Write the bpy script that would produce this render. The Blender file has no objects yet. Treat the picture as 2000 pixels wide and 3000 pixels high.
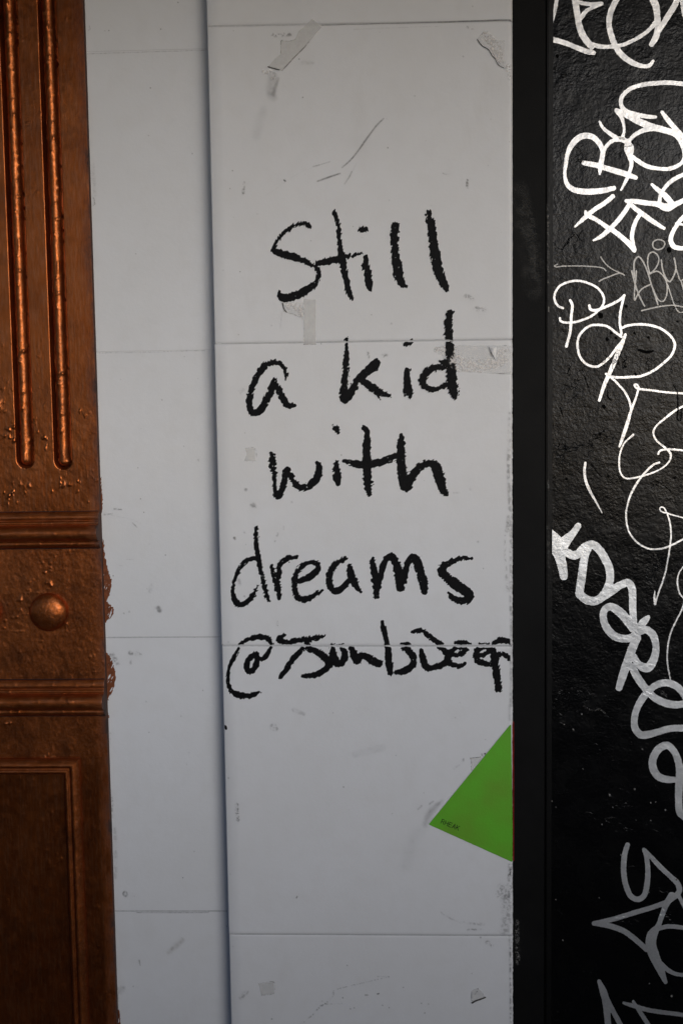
import bpy, math, random
import numpy as np
from mathutils import Vector, Matrix

random.seed(7); np.random.seed(7)
S = bpy.context.scene
COL = S.collection

# ------------------------------------------------------------------ camera, world, sun, exposure
D = 1.45          # camera to wall, metres
F = 2917.0        # focal length in photo pixels (35 mm on a 36x24 frame, upright)
PITCH, YAW, ROLL = 0.0777136, 0.0331675, -0.0142230
CAMZ = 1.5
cp, sp, cw, sw = math.cos(PITCH), math.sin(PITCH), math.cos(YAW), math.sin(YAW)
FWD = np.array([-sw*cp, cw*cp, -sp]); R0 = np.array([cw, sw, 0.0]); U0 = np.cross(R0, FWD)
RT = math.cos(ROLL)*R0 + math.sin(ROLL)*U0
UP = -math.sin(ROLL)*R0 + math.cos(ROLL)*U0
CAM = np.array([0.0, -D, CAMZ])

cam = bpy.data.cameras.new('camera'); cam_o = bpy.data.objects.new('camera', cam); COL.objects.link(cam_o)
cam.sensor_fit = 'VERTICAL'; cam.sensor_height = 36.0; cam.sensor_width = 24.0
cam.lens = 36.0*F/3000.0; cam.clip_start = 0.02; cam.clip_end = 300
cam_o.matrix_world = Matrix(((RT[0], UP[0], -FWD[0], CAM[0]), (RT[1], UP[1], -FWD[1], CAM[1]), (RT[2], UP[2], -FWD[2], CAM[2]), (0, 0, 0, 1)))
S.camera = cam_o
S.render.resolution_x = 682; S.render.resolution_y = 1024

SUN_EL, SUN_AZ = math.radians(16), math.radians(30)      # azimuth measured from straight behind the camera, towards +x
w = bpy.data.worlds.new('World'); S.world = w; w.use_nodes = True
nt = w.node_tree; sky = nt.nodes.new('ShaderNodeTexSky'); sky.sky_type = 'NISHITA'; sky.sun_disc = False
sky.sun_elevation = SUN_EL; sky.sun_rotation = math.pi - SUN_AZ
sky.air_density = 0.5; sky.dust_density = 0.9; sky.ozone_density = 1.0
bg = nt.nodes['Background']; bg.inputs['Strength'].default_value = 0.07
nt.links.new(sky.outputs[0], bg.inputs['Color'])
sl = bpy.data.lights.new('sun', 'SUN'); sl.energy = 0.95; sl.angle = math.radians(30); sl.color = (1.0, 1.0, 1.0)
so = bpy.data.objects.new('sun', sl); COL.objects.link(so)
sd = Vector((math.sin(SUN_AZ)*math.cos(SUN_EL), -math.cos(SUN_AZ)*math.cos(SUN_EL), math.sin(SUN_EL)))
so.rotation_euler = sd.to_track_quat('Z', 'Y').to_euler()
so.location = (1, -6, 5)
S.view_settings.view_transform = 'Standard'; S.view_settings.look = 'None'
S.view_settings.exposure = 0.14; S.view_settings.gamma = 1.0; S.view_settings.use_curve_mapping = False

# ------------------------------------------------------------------ geometry helpers
def P(px, py, Y=0.0):
    """points on the wall plane y=Y at their real positions, from measurements on the survey picture"""
    px = np.asarray(px, float); py = np.asarray(py, float)
    d = RT*(px[..., None]-1000) + UP*(1500-py[..., None]) + FWD*F
    t = (Y - CAM[1])/d[..., 1]
    return CAM + d*t[..., None]
def PX(px, py, Y=0.0): return float(P(px, py, Y)[0])
def PZ(px, py, Y=0.0): return float(P(px, py, Y)[2])
PXM = D/F        # one photo pixel on the wall, in metres (about 0.5 mm)

def link(o, parent=None, kind=None, label=None, cat=None, group=None):
    COL.objects.link(o)
    if parent is not None: o.parent = parent
    if kind: o['kind'] = kind
    if label: o['label'] = label
    if cat: o['category'] = cat
    if group: o['group'] = group
    return o
def thing(name, loc, label, cat, group=None):
    o = bpy.data.objects.new(name, None); o.location = loc; o.empty_display_size = 0.05
    return link(o, None, None, label, cat, group)
def worldloc(o):
    v = Vector(o.location)
    while o.parent is not None:
        o = o.parent; v = v + Vector(o.location)
    return v
def mk(name, verts, faces, mat, parent=None, smooth=False, attr=None, **kw):
    v = np.asarray(verts, float).reshape(-1, 3)
    c = (v.min(0)+v.max(0))/2
    me = bpy.data.meshes.new(name)
    me.from_pydata((v-c).tolist(), [], faces if isinstance(faces, list) else faces.tolist())
    me.update()
    if smooth: me.polygons.foreach_set('use_smooth', [True]*len(me.polygons))
    me.materials.append(mat)
    if attr is not None:
        a = me.attributes.new('amount', 'FLOAT', 'POINT'); a.data.foreach_set('value', np.asarray(attr, float).ravel())
    o = bpy.data.objects.new(name, me)
    o.location = Vector(c) - (worldloc(parent) if parent is not None else Vector((0, 0, 0)))
    return link(o, parent, **kw)
def gridfaces(nu, nv, flip=False):
    i = np.arange(nu*nv).reshape(nu, nv)
    a, b, c, d = i[:-1, :-1], i[1:, :-1], i[1:, 1:], i[:-1, 1:]
    q = np.stack([a, b, c, d] if not flip else [a, d, c, b], -1).reshape(-1, 4)
    return q
def box(name, lo, hi, mat, parent=None, bev=0.0, **kw):
    import bmesh
    lo = Vector(lo); hi = Vector(hi); c = (lo+hi)/2
    bm = bmesh.new(); bmesh.ops.create_cube(bm, size=1)
    for v in bm.verts: v.co = Vector((v.co.x*(hi.x-lo.x), v.co.y*(hi.y-lo.y), v.co.z*(hi.z-lo.z)))
    if bev: bmesh.ops.bevel(bm, geom=bm.edges[:], offset=bev, segments=2, affect='EDGES')
    me = bpy.data.meshes.new(name); bm.to_mesh(me); bm.free(); me.materials.append(mat)
    o = bpy.data.objects.new(name, me)
    o.location = c - (worldloc(parent) if parent is not None else Vector((0, 0, 0)))
    return link(o, parent, **kw)

# value noise -------------------------------------------------------
_T = np.random.RandomState(3).rand(256, 256)
def vn(x, y):
    xi = np.floor(x).astype(int); yi = np.floor(y).astype(int); fx = x-xi; fy = y-yi
    fx = fx*fx*(3-2*fx); fy = fy*fy*(3-2*fy)
    a = _T[xi % 256, yi % 256]; b = _T[(xi+1) % 256, yi % 256]; c = _T[xi % 256, (yi+1) % 256]; d = _T[(xi+1) % 256, (yi+1) % 256]
    return (a*(1-fx)+b*fx)*(1-fy)+(c*(1-fx)+d*fx)*fy
def fbm(x, y, o=3):
    s = 0; a = 1; n = 0
    for k in range(o):
        s = s + a*vn(x*2**k+17.3*k, y*2**k+5.1*k); n += a; a *= .5
    return s/n

# strokes -----------------------------------------------------------
def tr(ox, oy, s):
    """strokes noted on an enlarged view -> photo pixels"""
    def g(strokes, r0=None):
        out = []
        for st in strokes:
            out.append([(ox+p[0]*s, oy+p[1]*s, (p[2] if len(p) > 2 else r0)*s) for p in st])
        return out
    return g
def samples(st, step=1.5):
    p = np.array(st, float)
    if len(p) == 1: return p
    if len(p) == 2:
        n = max(2, int(np.hypot(*(p[1]-p[0])[:2])/step)); t = np.linspace(0, 1, n)[:, None]
        return p[0]*(1-t)+p[1]*t
    q = np.vstack([2*p[0]-p[1], p, 2*p[-1]-p[-2]]); out = []
    for i in range(1, len(q)-2):
        a, b, c, d = q[i-1], q[i], q[i+1], q[i+2]
        n = max(2, int(np.hypot(*(c-b)[:2])/step)); t = np.linspace(0, 1, n, endpoint=False)[:, None]
        out.append(.5*((2*b)+(-a+c)*t+(2*a-5*b+4*c-d)*t*t+(-a+3*b-3*c+d)*t**3))
    out.append(p[-1:]); r = np.vstack(out); r[:, 2] = np.maximum(r[:, 2], .3)
    return r
def field(strokes, cell, pad=6, wide=0):
    s = np.vstack([samples(st, max(1.0, cell*.7)) for st in strokes])
    m = s[:, 2].max()+pad+wide
    x0, y0 = s[:, 0].min()-m, s[:, 1].min()-m
    nx = int((s[:, 0].max()+m-x0)/cell)+2; ny = int((s[:, 1].max()+m-y0)/cell)+2
    xs = x0+np.arange(nx)*cell; ys = y0+np.arange(ny)*cell
    G = np.full((nx, ny), 99.0)
    for x, y, r in s:
        k = r+pad+wide
        i0 = max(0, int((x-k-x0)/cell)); i1 = min(nx, int((x+k-x0)/cell)+2)
        j0 = max(0, int((y-k-y0)/cell)); j1 = min(ny, int((y+k-y0)/cell)+2)
        d = np.hypot(xs[i0:i1, None]-x, ys[None, j0:j1]-y)-r
        np.minimum(G[i0:i1, j0:j1], d, out=G[i0:i1, j0:j1])
    X, Y = np.meshgrid(xs, ys, indexing='ij')
    return X, Y, G
MS = {1: [[0, 4, 7]], 2: [[1, 5, 4]], 3: [[0, 1, 5, 7]], 4: [[2, 6, 5]], 5: [[0, 4, 7], [2, 6, 5]], 6: [[1, 2, 6, 4]], 7: [[0, 1, 2, 6, 7]],
      8: [[3, 7, 6]], 9: [[0, 4, 6, 3]], 10: [[1, 5, 4], [3, 7, 6]], 11: [[0, 1, 5, 6, 3]], 12: [[2, 3, 7, 5]], 13: [[0, 4, 5, 2, 3]], 14: [[1, 2, 3, 7, 4]]}
def contour(X, Y, G):
    """filled region G<0 as polygons in photo pixels"""
    G = np.where(np.abs(G) < 1e-4, 1e-4, G); ins = G < 0
    nx, ny = G.shape; pts = {}; V = []; Fc = []
    def vid(key, x, y):
        k = pts.get(key)
        if k is None: k = len(V); pts[key] = k; V.append((x, y))
        return k
    code = ins[:-1, :-1]*1+ins[1:, :-1]*2+ins[1:, 1:]*4+ins[:-1, 1:]*8
    for i, j in zip(*np.nonzero(code)):
        c = int(code[i, j]); cs = ((i, j), (i+1, j), (i+1, j+1), (i, j+1))
        def pt(k):
            if k < 4:
                a = cs[k]; return vid(a, X[a], Y[a])
            a = cs[k-4]; b = cs[(k-3) % 4]
            if a > b: a, b = b, a
            t = G[a]/(G[a]-G[b]); return vid((a, b), X[a]+t*(X[b]-X[a]), Y[a]+t*(Y[b]-Y[a]))
        for poly in ([[0, 1, 2, 3]] if c == 15 else MS[c]): Fc.append([pt(k) for k in poly])
    return np.array(V).reshape(-1, 2), Fc
LAY = [0]
def flat_mark(name, strokes, mat, parent, Y, cell=2.0, ragged=2.0, hole=0.0, seed=0, clip=None, freq=4.2, drag=1.1, **kw):
    X, Yp, G = field(strokes, cell)
    ca, sa = math.cos(drag), math.sin(drag); u_ = X*ca-Yp*sa; w2 = X*sa+Yp*ca
    n1 = fbm(u_/(freq*2.0)+seed*13.7, w2/(freq*.8)+seed*7.1, 2)
    n2 = fbm(X/30+seed*3.3, Yp/30+seed*9.9, 2)
    G = G+ragged*((n1-.45)*2.4*(.25+1.9*n2)-.12)
    if hole:
        n3 = vn(X/3.4+seed*5.5, Yp/3.4+seed*2.5); G = np.maximum(G, (n3-(1.04-hole*(.55+.9*n2)))*14)
    if clip is not None: G = clip(X, Yp, G)
    V, Fc = contour(X, Yp, G)
    LAY[0] += 1
    v = P(V[:, 0], V[:, 1], Y - 0.00004*(LAY[0] % 9))
    return mk(name, v, [f[::-1] for f in Fc], mat, parent, **kw)
def smear(name, items, mat, parent, Y, cell=2.2, **kw):
    """thin dirt film with uneven coverage: items = (strokes, strength, softness px, grain 0..1, grain size px)"""
    Vs, Fs, As = [], [], []; n = 0
    for k, (st, a0, soft, grain, gs) in enumerate(items):
        X, Yp, G = field(st, cell, pad=soft+2)
        n1 = fbm(X/gs+k*11.1, Yp/gs+k*3.7, 3)
        A = np.clip(-(G-soft*.5)/soft, 0, 1); A = A*A*(3-2*A)
        A = a0*A*np.clip(1-grain + grain*np.clip((n1-.45)*5, 0, 1.6), 0, 1)
        if A.max() < .01: continue
        q = gridfaces(*X.shape, flip=True); Af = A.ravel(); keep = Af[q].max(1) > .004; q = q[keep]
        u, inv = np.unique(q, return_inverse=True)
        Vs.append(P(X.ravel()[u], Yp.ravel()[u], Y-0.0004-0.00002*(k % 7))); Fs.append(inv.reshape(-1, 4)+n); As.append(Af[u]); n += len(u)
    return mk(name, np.vstack(Vs), np.vstack(Fs), mat, parent, attr=np.concatenate(As), **kw)
def poly_patch(name, pts, mat, parent, Y, jag=1.2, cell=2.0, seed=0, **kw):
    """sheet with slightly torn edges: point-in-polygon distance field"""
    p = np.array(pts, float); x0, y0 = p.min(0)-5; x1, y1 = p.max(0)+5
    xs = np.arange(x0, x1, cell); ys = np.arange(y0, y1, cell); X, Yp = np.meshgrid(xs, ys, indexing='ij')
    inside = np.zeros(X.shape, bool); dist = np.full(X.shape, 1e9)
    for i in range(len(p)):
        a, b = p[i], p[(i+1) % len(p)]
        cond = ((a[1] > Yp) != (b[1] > Yp)); xx = (b[0]-a[0])*(Yp-a[1])/((b[1]-a[1]) or 1e-9)+a[0]
        inside ^= cond & (X < xx)
        ab = b-a; t = np.clip(((X-a[0])*ab[0]+(Yp-a[1])*ab[1])/(ab@ab+1e-9), 0, 1)
        dist = np.minimum(dist, np.hypot(X-a[0]-t*ab[0], Yp-a[1]-t*ab[1]))
    G = np.where(inside, -dist, dist) + jag*(fbm(X/7+seed*3.1, Yp/7+seed*5.3)-.5)*2
    V, Fc = contour(X, Yp, G)
    return mk(name, P(V[:, 0], V[:, 1], Y), [f[::-1] for f in Fc], mat, parent, **kw)

# ------------------------------------------------------------------ materials
def newmat(name):
    m = bpy.data.materials.new(name); m.use_nodes = True; t = m.node_tree
    return m, t, t.nodes['Principled BSDF'], t.nodes['Material Output']
def N(t, typ, **kw):
    n = t.nodes.new(typ)
    for k, v in kw.items(): setattr(n, k, v)
    return n
def pos(t, sx=1, sy=1, sz=1, off=(0, 0, 0)):
    g = N(t, 'ShaderNodeNewGeometry'); m = N(t, 'ShaderNodeMapping'); m.inputs['Scale'].default_value = (sx, sy, sz); m.inputs['Location'].default_value = off
    t.links.new(g.outputs['Position'], m.inputs['Vector']); return m.outputs[0]
def noise(t, vec, scale, detail=3, rough=.5, dist=0):
    n = N(t, 'ShaderNodeTexNoise'); n.inputs['Scale'].default_value = scale; n.inputs['Detail'].default_value = detail
    n.inputs['Roughness'].default_value = rough; n.inputs['Distortion'].default_value = dist; t.links.new(vec, n.inputs['Vector']); return n.outputs['Fac']
def ramp(t, fac, stops):
    r = N(t, 'ShaderNodeValToRGB'); e = r.color_ramp.elements
    for i, (p_, c) in enumerate(stops):
        if i >= 2: e.new(p_)
        e[i].position = p_; e[i].color = (c, c, c, 1) if isinstance(c, (int, float)) else (*c, 1)
    t.links.new(fac, r.inputs[0]); return r.outputs[0]
def mixc(t, fac, a, b, mode='MIX'):
    m = N(t, 'ShaderNodeMix', data_type='RGBA', blend_type=mode)
    for s_, v in ((0, fac), (6, a), (7, b)):
        if isinstance(v, (int, float)): m.inputs[s_].default_value = v
        elif isinstance(v, tuple): m.inputs[s_].default_value = (*v, 1)
        else: t.links.new(v, m.inputs[s_])
    return m.outputs[2]
def math_(t, op, a, b=None, clamp=False):
    m = N(t, 'ShaderNodeMath', operation=op); m.use_clamp = clamp
    for i, v in enumerate((a, b)):
        if v is None: continue
        if isinstance(v, (int, float)): m.inputs[i].default_value = v
        else: t.links.new(v, m.inputs[i])
    return m.outputs[0]
def bump(t, h, dist, strength=1.0, prev=None):
    b = N(t, 'ShaderNodeBump'); b.inputs['Distance'].default_value = dist; b.inputs['Strength'].default_value = strength
    t.links.new(h, b.inputs['Height'])
    if prev is not None: t.links.new(prev, b.inputs['Normal'])
    return b.outputs[0]

def white_paint(name, base, rough=.5):
    m, t, b, o = newmat(name)
    v = pos(t)
    big = noise(t, v, 5, 4); mid = noise(t, v, 38, 3); fine = noise(t, v, 700, 2)
    col = mixc(t, ramp(t, big, [(.3, 0.0), (.75, 1.0)]), base, tuple(c*f for c, f in zip(base, (.95, .945, .93))))
    col = mixc(t, ramp(t, mid, [(.45, 0.0), (.8, .55)]), col, tuple(c*f for c, f in zip(base, (.93, .92, .90))))
    # rare pin specks of dirt
    vo = N(t, 'ShaderNodeTexVoronoi'); vo.inputs['Scale'].default_value = 42; vo.inputs['Randomness'].default_value = 1; t.links.new(v, vo.inputs['Vector'])
    gate = ramp(t, noise(t, pos(t, off=(3, 1, 2)), 17, 2), [(.50, 0.0), (.62, 1.0)])
    sp_ = math_(t, 'MULTIPLY', ramp(t, vo.outputs['Distance'], [(.03, 1.0), (.06, 0.0)]), gate)
    col = mixc(t, math_(t, 'MULTIPLY', sp_, .55), col, (.12, .11, .10))
    grime = ramp(t, noise(t, pos(t, 1, 1, .35, (7, 3, 1)), 11, 5, .65), [(.58, 0.0), (.86, .35)])
    col = mixc(t, grime, col, tuple(c*f for c, f in zip(base, (.76, .74, .70))))
    t.links.new(col, b.inputs['Base Color']); b.inputs['Roughness'].default_value = rough; b.inputs['Specular IOR Level'].default_value = .35
    n1 = bump(t, fine, .00012, .8); n2 = bump(t, noise(t, v, 190, 3), .00022, .7, n1); n3 = bump(t, noise(t, v, 22, 2), .0006, .5, n2)
    t.links.new(n3, b.inputs['Normal']); return m
M_pier = white_paint('pier_white_paint', (.785, .79, .805))
M_left = white_paint('wall_white_paint', (.77, .78, .80), .45)

def simple(name, col, rough=.5, spec=.5, metal=0.0, nscale=0, nd=0.0, var=0.0, vs=30):
    m, t, b, o = newmat(name); v = pos(t)
    if var:
        c = mixc(t, ramp(t, noise(t, v, vs, 4, .6), [(.3, 0.0), (.7, 1.0)]), tuple(x*(1-var) for x in col), tuple(min(1, x*(1+var)) for x in col)); t.links.new(c, b.inputs['Base Color'])
    else: b.inputs['Base Color'].default_value = (*col, 1)
    b.inputs['Roughness'].default_value = rough; b.inputs['Specular IOR Level'].default_value = spec; b.inputs['Metallic'].default_value = metal
    if nscale: t.links.new(bump(t, noise(t, v, nscale, 3), nd), b.inputs['Normal'])
    return m
M_ink = simple('black_marker_ink', (.0030, .0031, .004), .55, .13, 0, 900, .00035, .5, 200)
M_joint = simple('joint_caulk', (.60, .60, .61), .7, .3)
M_ground = simple('pavement_asphalt', (.035, .035, .036), .9, .3, 0, 60, .002, .25, 8)
M_canopy = simple('canopy_board', (.26, .265, .28), .8, .2)

# black door with thick glossy paint; the tags sprayed on it share the same relief
def wall_relief(t, k=1.0):
    v = pos(t)
    a = bump(t, noise(t, v, 260, 3, .55, .3), .0006*k, .8)
    bb = bump(t, noise(t, pos(t, 1, 1, 1.1, (.3, .1, .7)), 95, 3, .55, .3), .0010*k, .7, a)
    vo = N(t, 'ShaderNodeTexVoronoi', feature='DISTANCE_TO_EDGE'); vo.inputs['Scale'].default_value = 26
    nn = N(t, 'ShaderNodeTexNoise'); nn.inputs['Scale'].default_value = 30; nn.inputs['Detail'].default_value = 3; t.links.new(v, nn.inputs['Vector'])
    add = N(t, 'ShaderNodeMix', data_type='VECTOR'); add.inputs[0].default_value = .10; t.links.new(v, add.inputs[4]); t.links.new(nn.outputs['Color'], add.inputs[5])
    t.links.new(add.outputs[1], vo.inputs['Vector'])
    crack = math_(t, 'MULTIPLY', ramp(t, vo.outputs['Distance'], [(0.0, 0.0), (.022, 1.0)]), 1.0)
    gate = ramp(t, noise(t, v, 16, 2), [(.60, 0.0), (.70, .8)])
    h = math_(t, 'MULTIPLY', math_(t, 'SUBTRACT', crack, 1.0), gate)
    return bump(t, h, .0012*k, .8, bb)
M_blk, t, b, o = newmat('black_gloss_paint')
b.inputs['Base Color'].default_value = (.0025, .0026, .003, 1); b.inputs['Specular IOR Level'].default_value = .22
t.links.new(ramp(t, noise(t, pos(t), 24, 3), [(.3, .20), (.7, .32)]), b.inputs['Roughness'])
t.links.new(wall_relief(t), b.inputs['Normal'])
def silver(name, col, metal, rough, k=1.0, tooth=0.0):
    m, t, b, o = newmat(name)
    v = pos(t)
    c = mixc(t, ramp(t, noise(t, v, 320, 3, .6), [(.3, 0.0), (.7, 1.0)]), tuple(x*.86 for x in col), col); t.links.new(c, b.inputs['Base Color'])
    b.inputs['Metallic'].default_value = metal; b.inputs['Roughness'].default_value = rough; b.inputs['Specular IOR Level'].default_value = .4
    t.links.new(wall_relief(t, k), b.inputs['Normal']); return m
M_tag = silver('white_tag_paint', (.92, .915, .91), .8, .43, .7)
M_chrome = silver('silver_tag_paint', (.88, .90, .92), .9, .42, .6)
M_faint = silver('faded_grey_tag_paint', (.50, .49, .47), .5, .5, .8)
M_jamb = simple('black_satin_paint', (.0045, .0045, .0045), .6, .12, 0, 500, .0002, .35, 12)
M_jamb2 = simple('black_strip_paint', (.004, .004, .004), .42, .2, 0, 300, .0003, .3, 20)
M_pit = simple('pitted_black', (.002, .002, .002), .8, .05)

# copper-brown metallic paint with dark antique glaze
def copper(name, dark=.35, streak=(1, 1, .12), lump=.0003, ro=0.0):
    m, t, b, o = newmat(name); v = pos(t)
    s1 = noise(t, pos(t, *streak), 300, 4, .6); bl = noise(t, v, 14, 4, .6); f2 = noise(t, v, 120, 3)
    c = mixc(t, ramp(t, bl, [(.3, 0.0), (.7, 1.0)]), (.31, .078, .017), (.44, .122, .030))
    c = mixc(t, ramp(t, s1, [(.45, 0.0), (.75, .35)]), c, (.56, .26, .14))
    c = mixc(t, ramp(t, noise(t, pos(t, 1, 1, 1, (2, 5, 1)), 30, 4, .65), [(.48, 0.0), (.74, dark)]), c, (.06, .03, .02))
    # antique glaze left along the free edge beside the white wall
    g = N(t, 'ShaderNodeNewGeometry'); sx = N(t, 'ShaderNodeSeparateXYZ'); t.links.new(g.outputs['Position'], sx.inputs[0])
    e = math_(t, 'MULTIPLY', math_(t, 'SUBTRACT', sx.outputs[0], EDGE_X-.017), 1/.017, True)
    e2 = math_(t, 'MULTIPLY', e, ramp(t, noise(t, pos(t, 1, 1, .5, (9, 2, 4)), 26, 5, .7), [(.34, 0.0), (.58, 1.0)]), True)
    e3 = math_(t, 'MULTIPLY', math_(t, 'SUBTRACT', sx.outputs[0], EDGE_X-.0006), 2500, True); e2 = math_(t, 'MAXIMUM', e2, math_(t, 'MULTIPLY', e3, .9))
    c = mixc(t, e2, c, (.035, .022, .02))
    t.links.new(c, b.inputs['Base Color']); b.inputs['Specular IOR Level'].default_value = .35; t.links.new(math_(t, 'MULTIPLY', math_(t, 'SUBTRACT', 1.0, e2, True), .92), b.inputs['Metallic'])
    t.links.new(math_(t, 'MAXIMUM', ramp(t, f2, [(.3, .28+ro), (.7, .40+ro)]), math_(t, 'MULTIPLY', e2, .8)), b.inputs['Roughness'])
    n1 = bump(t, s1, .0002, .7); n2 = bump(t, noise(t, v, 420, 3), .0002, .7, n1)
    t.links.new(bump(t, noise(t, v, 110, 3), lump, .7, n2), b.inputs['Normal']); return m
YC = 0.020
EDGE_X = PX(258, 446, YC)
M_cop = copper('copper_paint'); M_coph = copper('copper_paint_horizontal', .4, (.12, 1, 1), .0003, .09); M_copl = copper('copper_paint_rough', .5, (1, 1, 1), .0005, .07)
M_smearbrown = simple('brown_paint_smear', (.21, .065, .025), .45, .4, .2, 400, .0004, .4, 150)
M_crev = simple('dark_crevice_shade', (.02, .012, .012), .5, .3)

def film(name, col, rough=.6):
    m, t, b, o = newmat(name)
    a = N(t, 'ShaderNodeAttribute', attribute_name='amount'); b.inputs['Base Color'].default_value = (*col, 1); b.inputs['Roughness'].default_value = rough
    t.links.new(a.outputs['Fac'], b.inputs['Alpha']); b.inputs['Specular IOR Level'].default_value = .2
    return m
M_grime = film('grey_grime_film', (.07, .065, .06)); M_ochre = film('ochre_grime_film', (.30, .25, .17)); M_dust = film('grey_scuff_film', (.32, .31, .29))
M_brownfilm = film('brown_brush_film', (.13, .05, .02))

def tape_mat(name, alpha, col=(.66, .64, .60), rough=.22, wr=.0012, crinkle=120):
    m, t, b, o = newmat(name); v = pos(t)
    b.inputs['Base Color'].default_value = (*col, 1); b.inputs['Roughness'].default_value = rough; b.inputs['Specular IOR Level'].default_value = .6
    t.links.new(ramp(t, noise(t, v, 90, 4, .7), [(.35, alpha*.9), (.65, min(1, alpha*1.1))]), b.inputs['Alpha'])
    t.links.new(bump(t, noise(t, v, crinkle, 4, .6, .6), wr, 1.0), b.inputs['Normal']); return m
M_tape = tape_mat('old_clear_tape', .40, (.80, .79, .77)); M_tapeold = tape_mat('yellowed_tape', .38, (.76, .745, .71), .45, .0005, 60)
M_tapec = tape_mat('crinkled_clear_tape', .26, (.86, .85, .83), .11, .0030, 170)
M_tedge = simple('dirty_tape_edge', (.07, .065, .06), .6, .2)
M_green = None
m, t, b, o = newmat('green_vinyl'); M_green = m
c = mixc(t, ramp(t, noise(t, pos(t), 16, 3), [(.38, 0.0), (.68, 1.0)]), (.125, .47, .022), (.145, .37, .022)); t.links.new(c, b.inputs['Base Color'])
b.inputs['Roughness'].default_value = .5; t.links.new(bump(t, noise(t, pos(t), 300, 2), .0002), b.inputs['Normal'])
M_red = simple('red_vinyl', (.42, .03, .02), .45, .4, 0, 0, 0, .3, 60)
M_print = simple('black_print', (.012, .02, .008), .5, .3)

# ------------------------------------------------------------------ setting outside the picture: pavement, canopy, and an added light blocker
ZT = 2.50
box('ground', (-40, -40, -0.3), (40, 6, 0.0), M_ground, kind='structure')
M_low = simple('blocker_dark', (.05, .04, .036), .85, .2, 0, 90, .002, .3, 12)
box('added_low_blocker', (-9, -3.00, .0), (9, -2.80, 1.36), M_low, kind='structure')  # unseen low block, added to shade the wall foot and darken low reflections
box('canopy_soffit', (-6, -1.40, ZT+.002), (6, 0.30, ZT+.20), M_canopy, kind='structure')

# ------------------------------------------------------------------ white recessed wall, left of the pier
YL = 0.028
XE = float(P(605, 20)[0])                       # pier left edge
XR = float(P(1503, 1500)[0])                    # pier right edge
lw = thing('recessed_wall', (PX(440, 1500, YL), YL, 0), 'white painted recessed wall strip between the copper pilaster and the lettered pier', 'wall')
xa, xb = PX(258, 446, .02)-.012, XE+.02
def zline(pa, pb, Y):                            # a joint seen at two points -> z at any x
    a, b_ = P(*pa, Y), P(*pb, Y); k = (b_[2]-a[2])/(b_[0]-a[0])
    return lambda x: a[2]+k*(x-a[0])
LJ = [zline((252, 152), (605, 143), YL), zline((285, 1031), (620, 1025), YL), zline((312, 1867), (645, 1865), YL), zline((335, 2669), (664, 2669), YL)]
def slab(name, x0, x1, zlo, zhi, Y, gap, bev, mat, parent, back=.02, **kw):
    """board with eased edges, its ends following the joints"""
    xs = np.linspace(x0, x1, 5); rows = []
    L = [(0, back), (0, bev), (bev*.4, bev*.35), (bev, 0)]
    zs = []
    lo = np.array([zlo(x) for x in xs])+gap/2; hi = np.array([zhi(x) for x in xs])-gap/2
    for dz, dy in L: zs.append((lo+dz, dy))
    for f in (.25, .5, .75): zs.append((lo+(hi-lo)*f, 0))
    for dz, dy in L[::-1]: zs.append((hi-dz, dy))
    v = np.array([[(x, Y+dy, z) for x, z in zip(xs, zz)] for zz, dy in zs])
    return mk(name, v, gridfaces(len(zs), len(xs), flip=True), mat, parent, smooth=False, **kw)
lev = [lambda x: ZT-.002]+LJ+[lambda x: 0.002]
for i in range(5):
    slab('panel', xa, xb, lev[i+1], lev[i], YL, 0.0003, .0005, M_left, lw)
for g in LJ:
    v = [(xa, YL+.0003, g(xa)-.0012), (xb, YL+.0003, g(xb)-.0012), (xb, YL+.0003, g(xb)+.0012), (xa, YL+.0003, g(xa)+.0012)]
    mk('joint', v, [[0, 1, 2, 3]], M_joint, lw)

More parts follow.
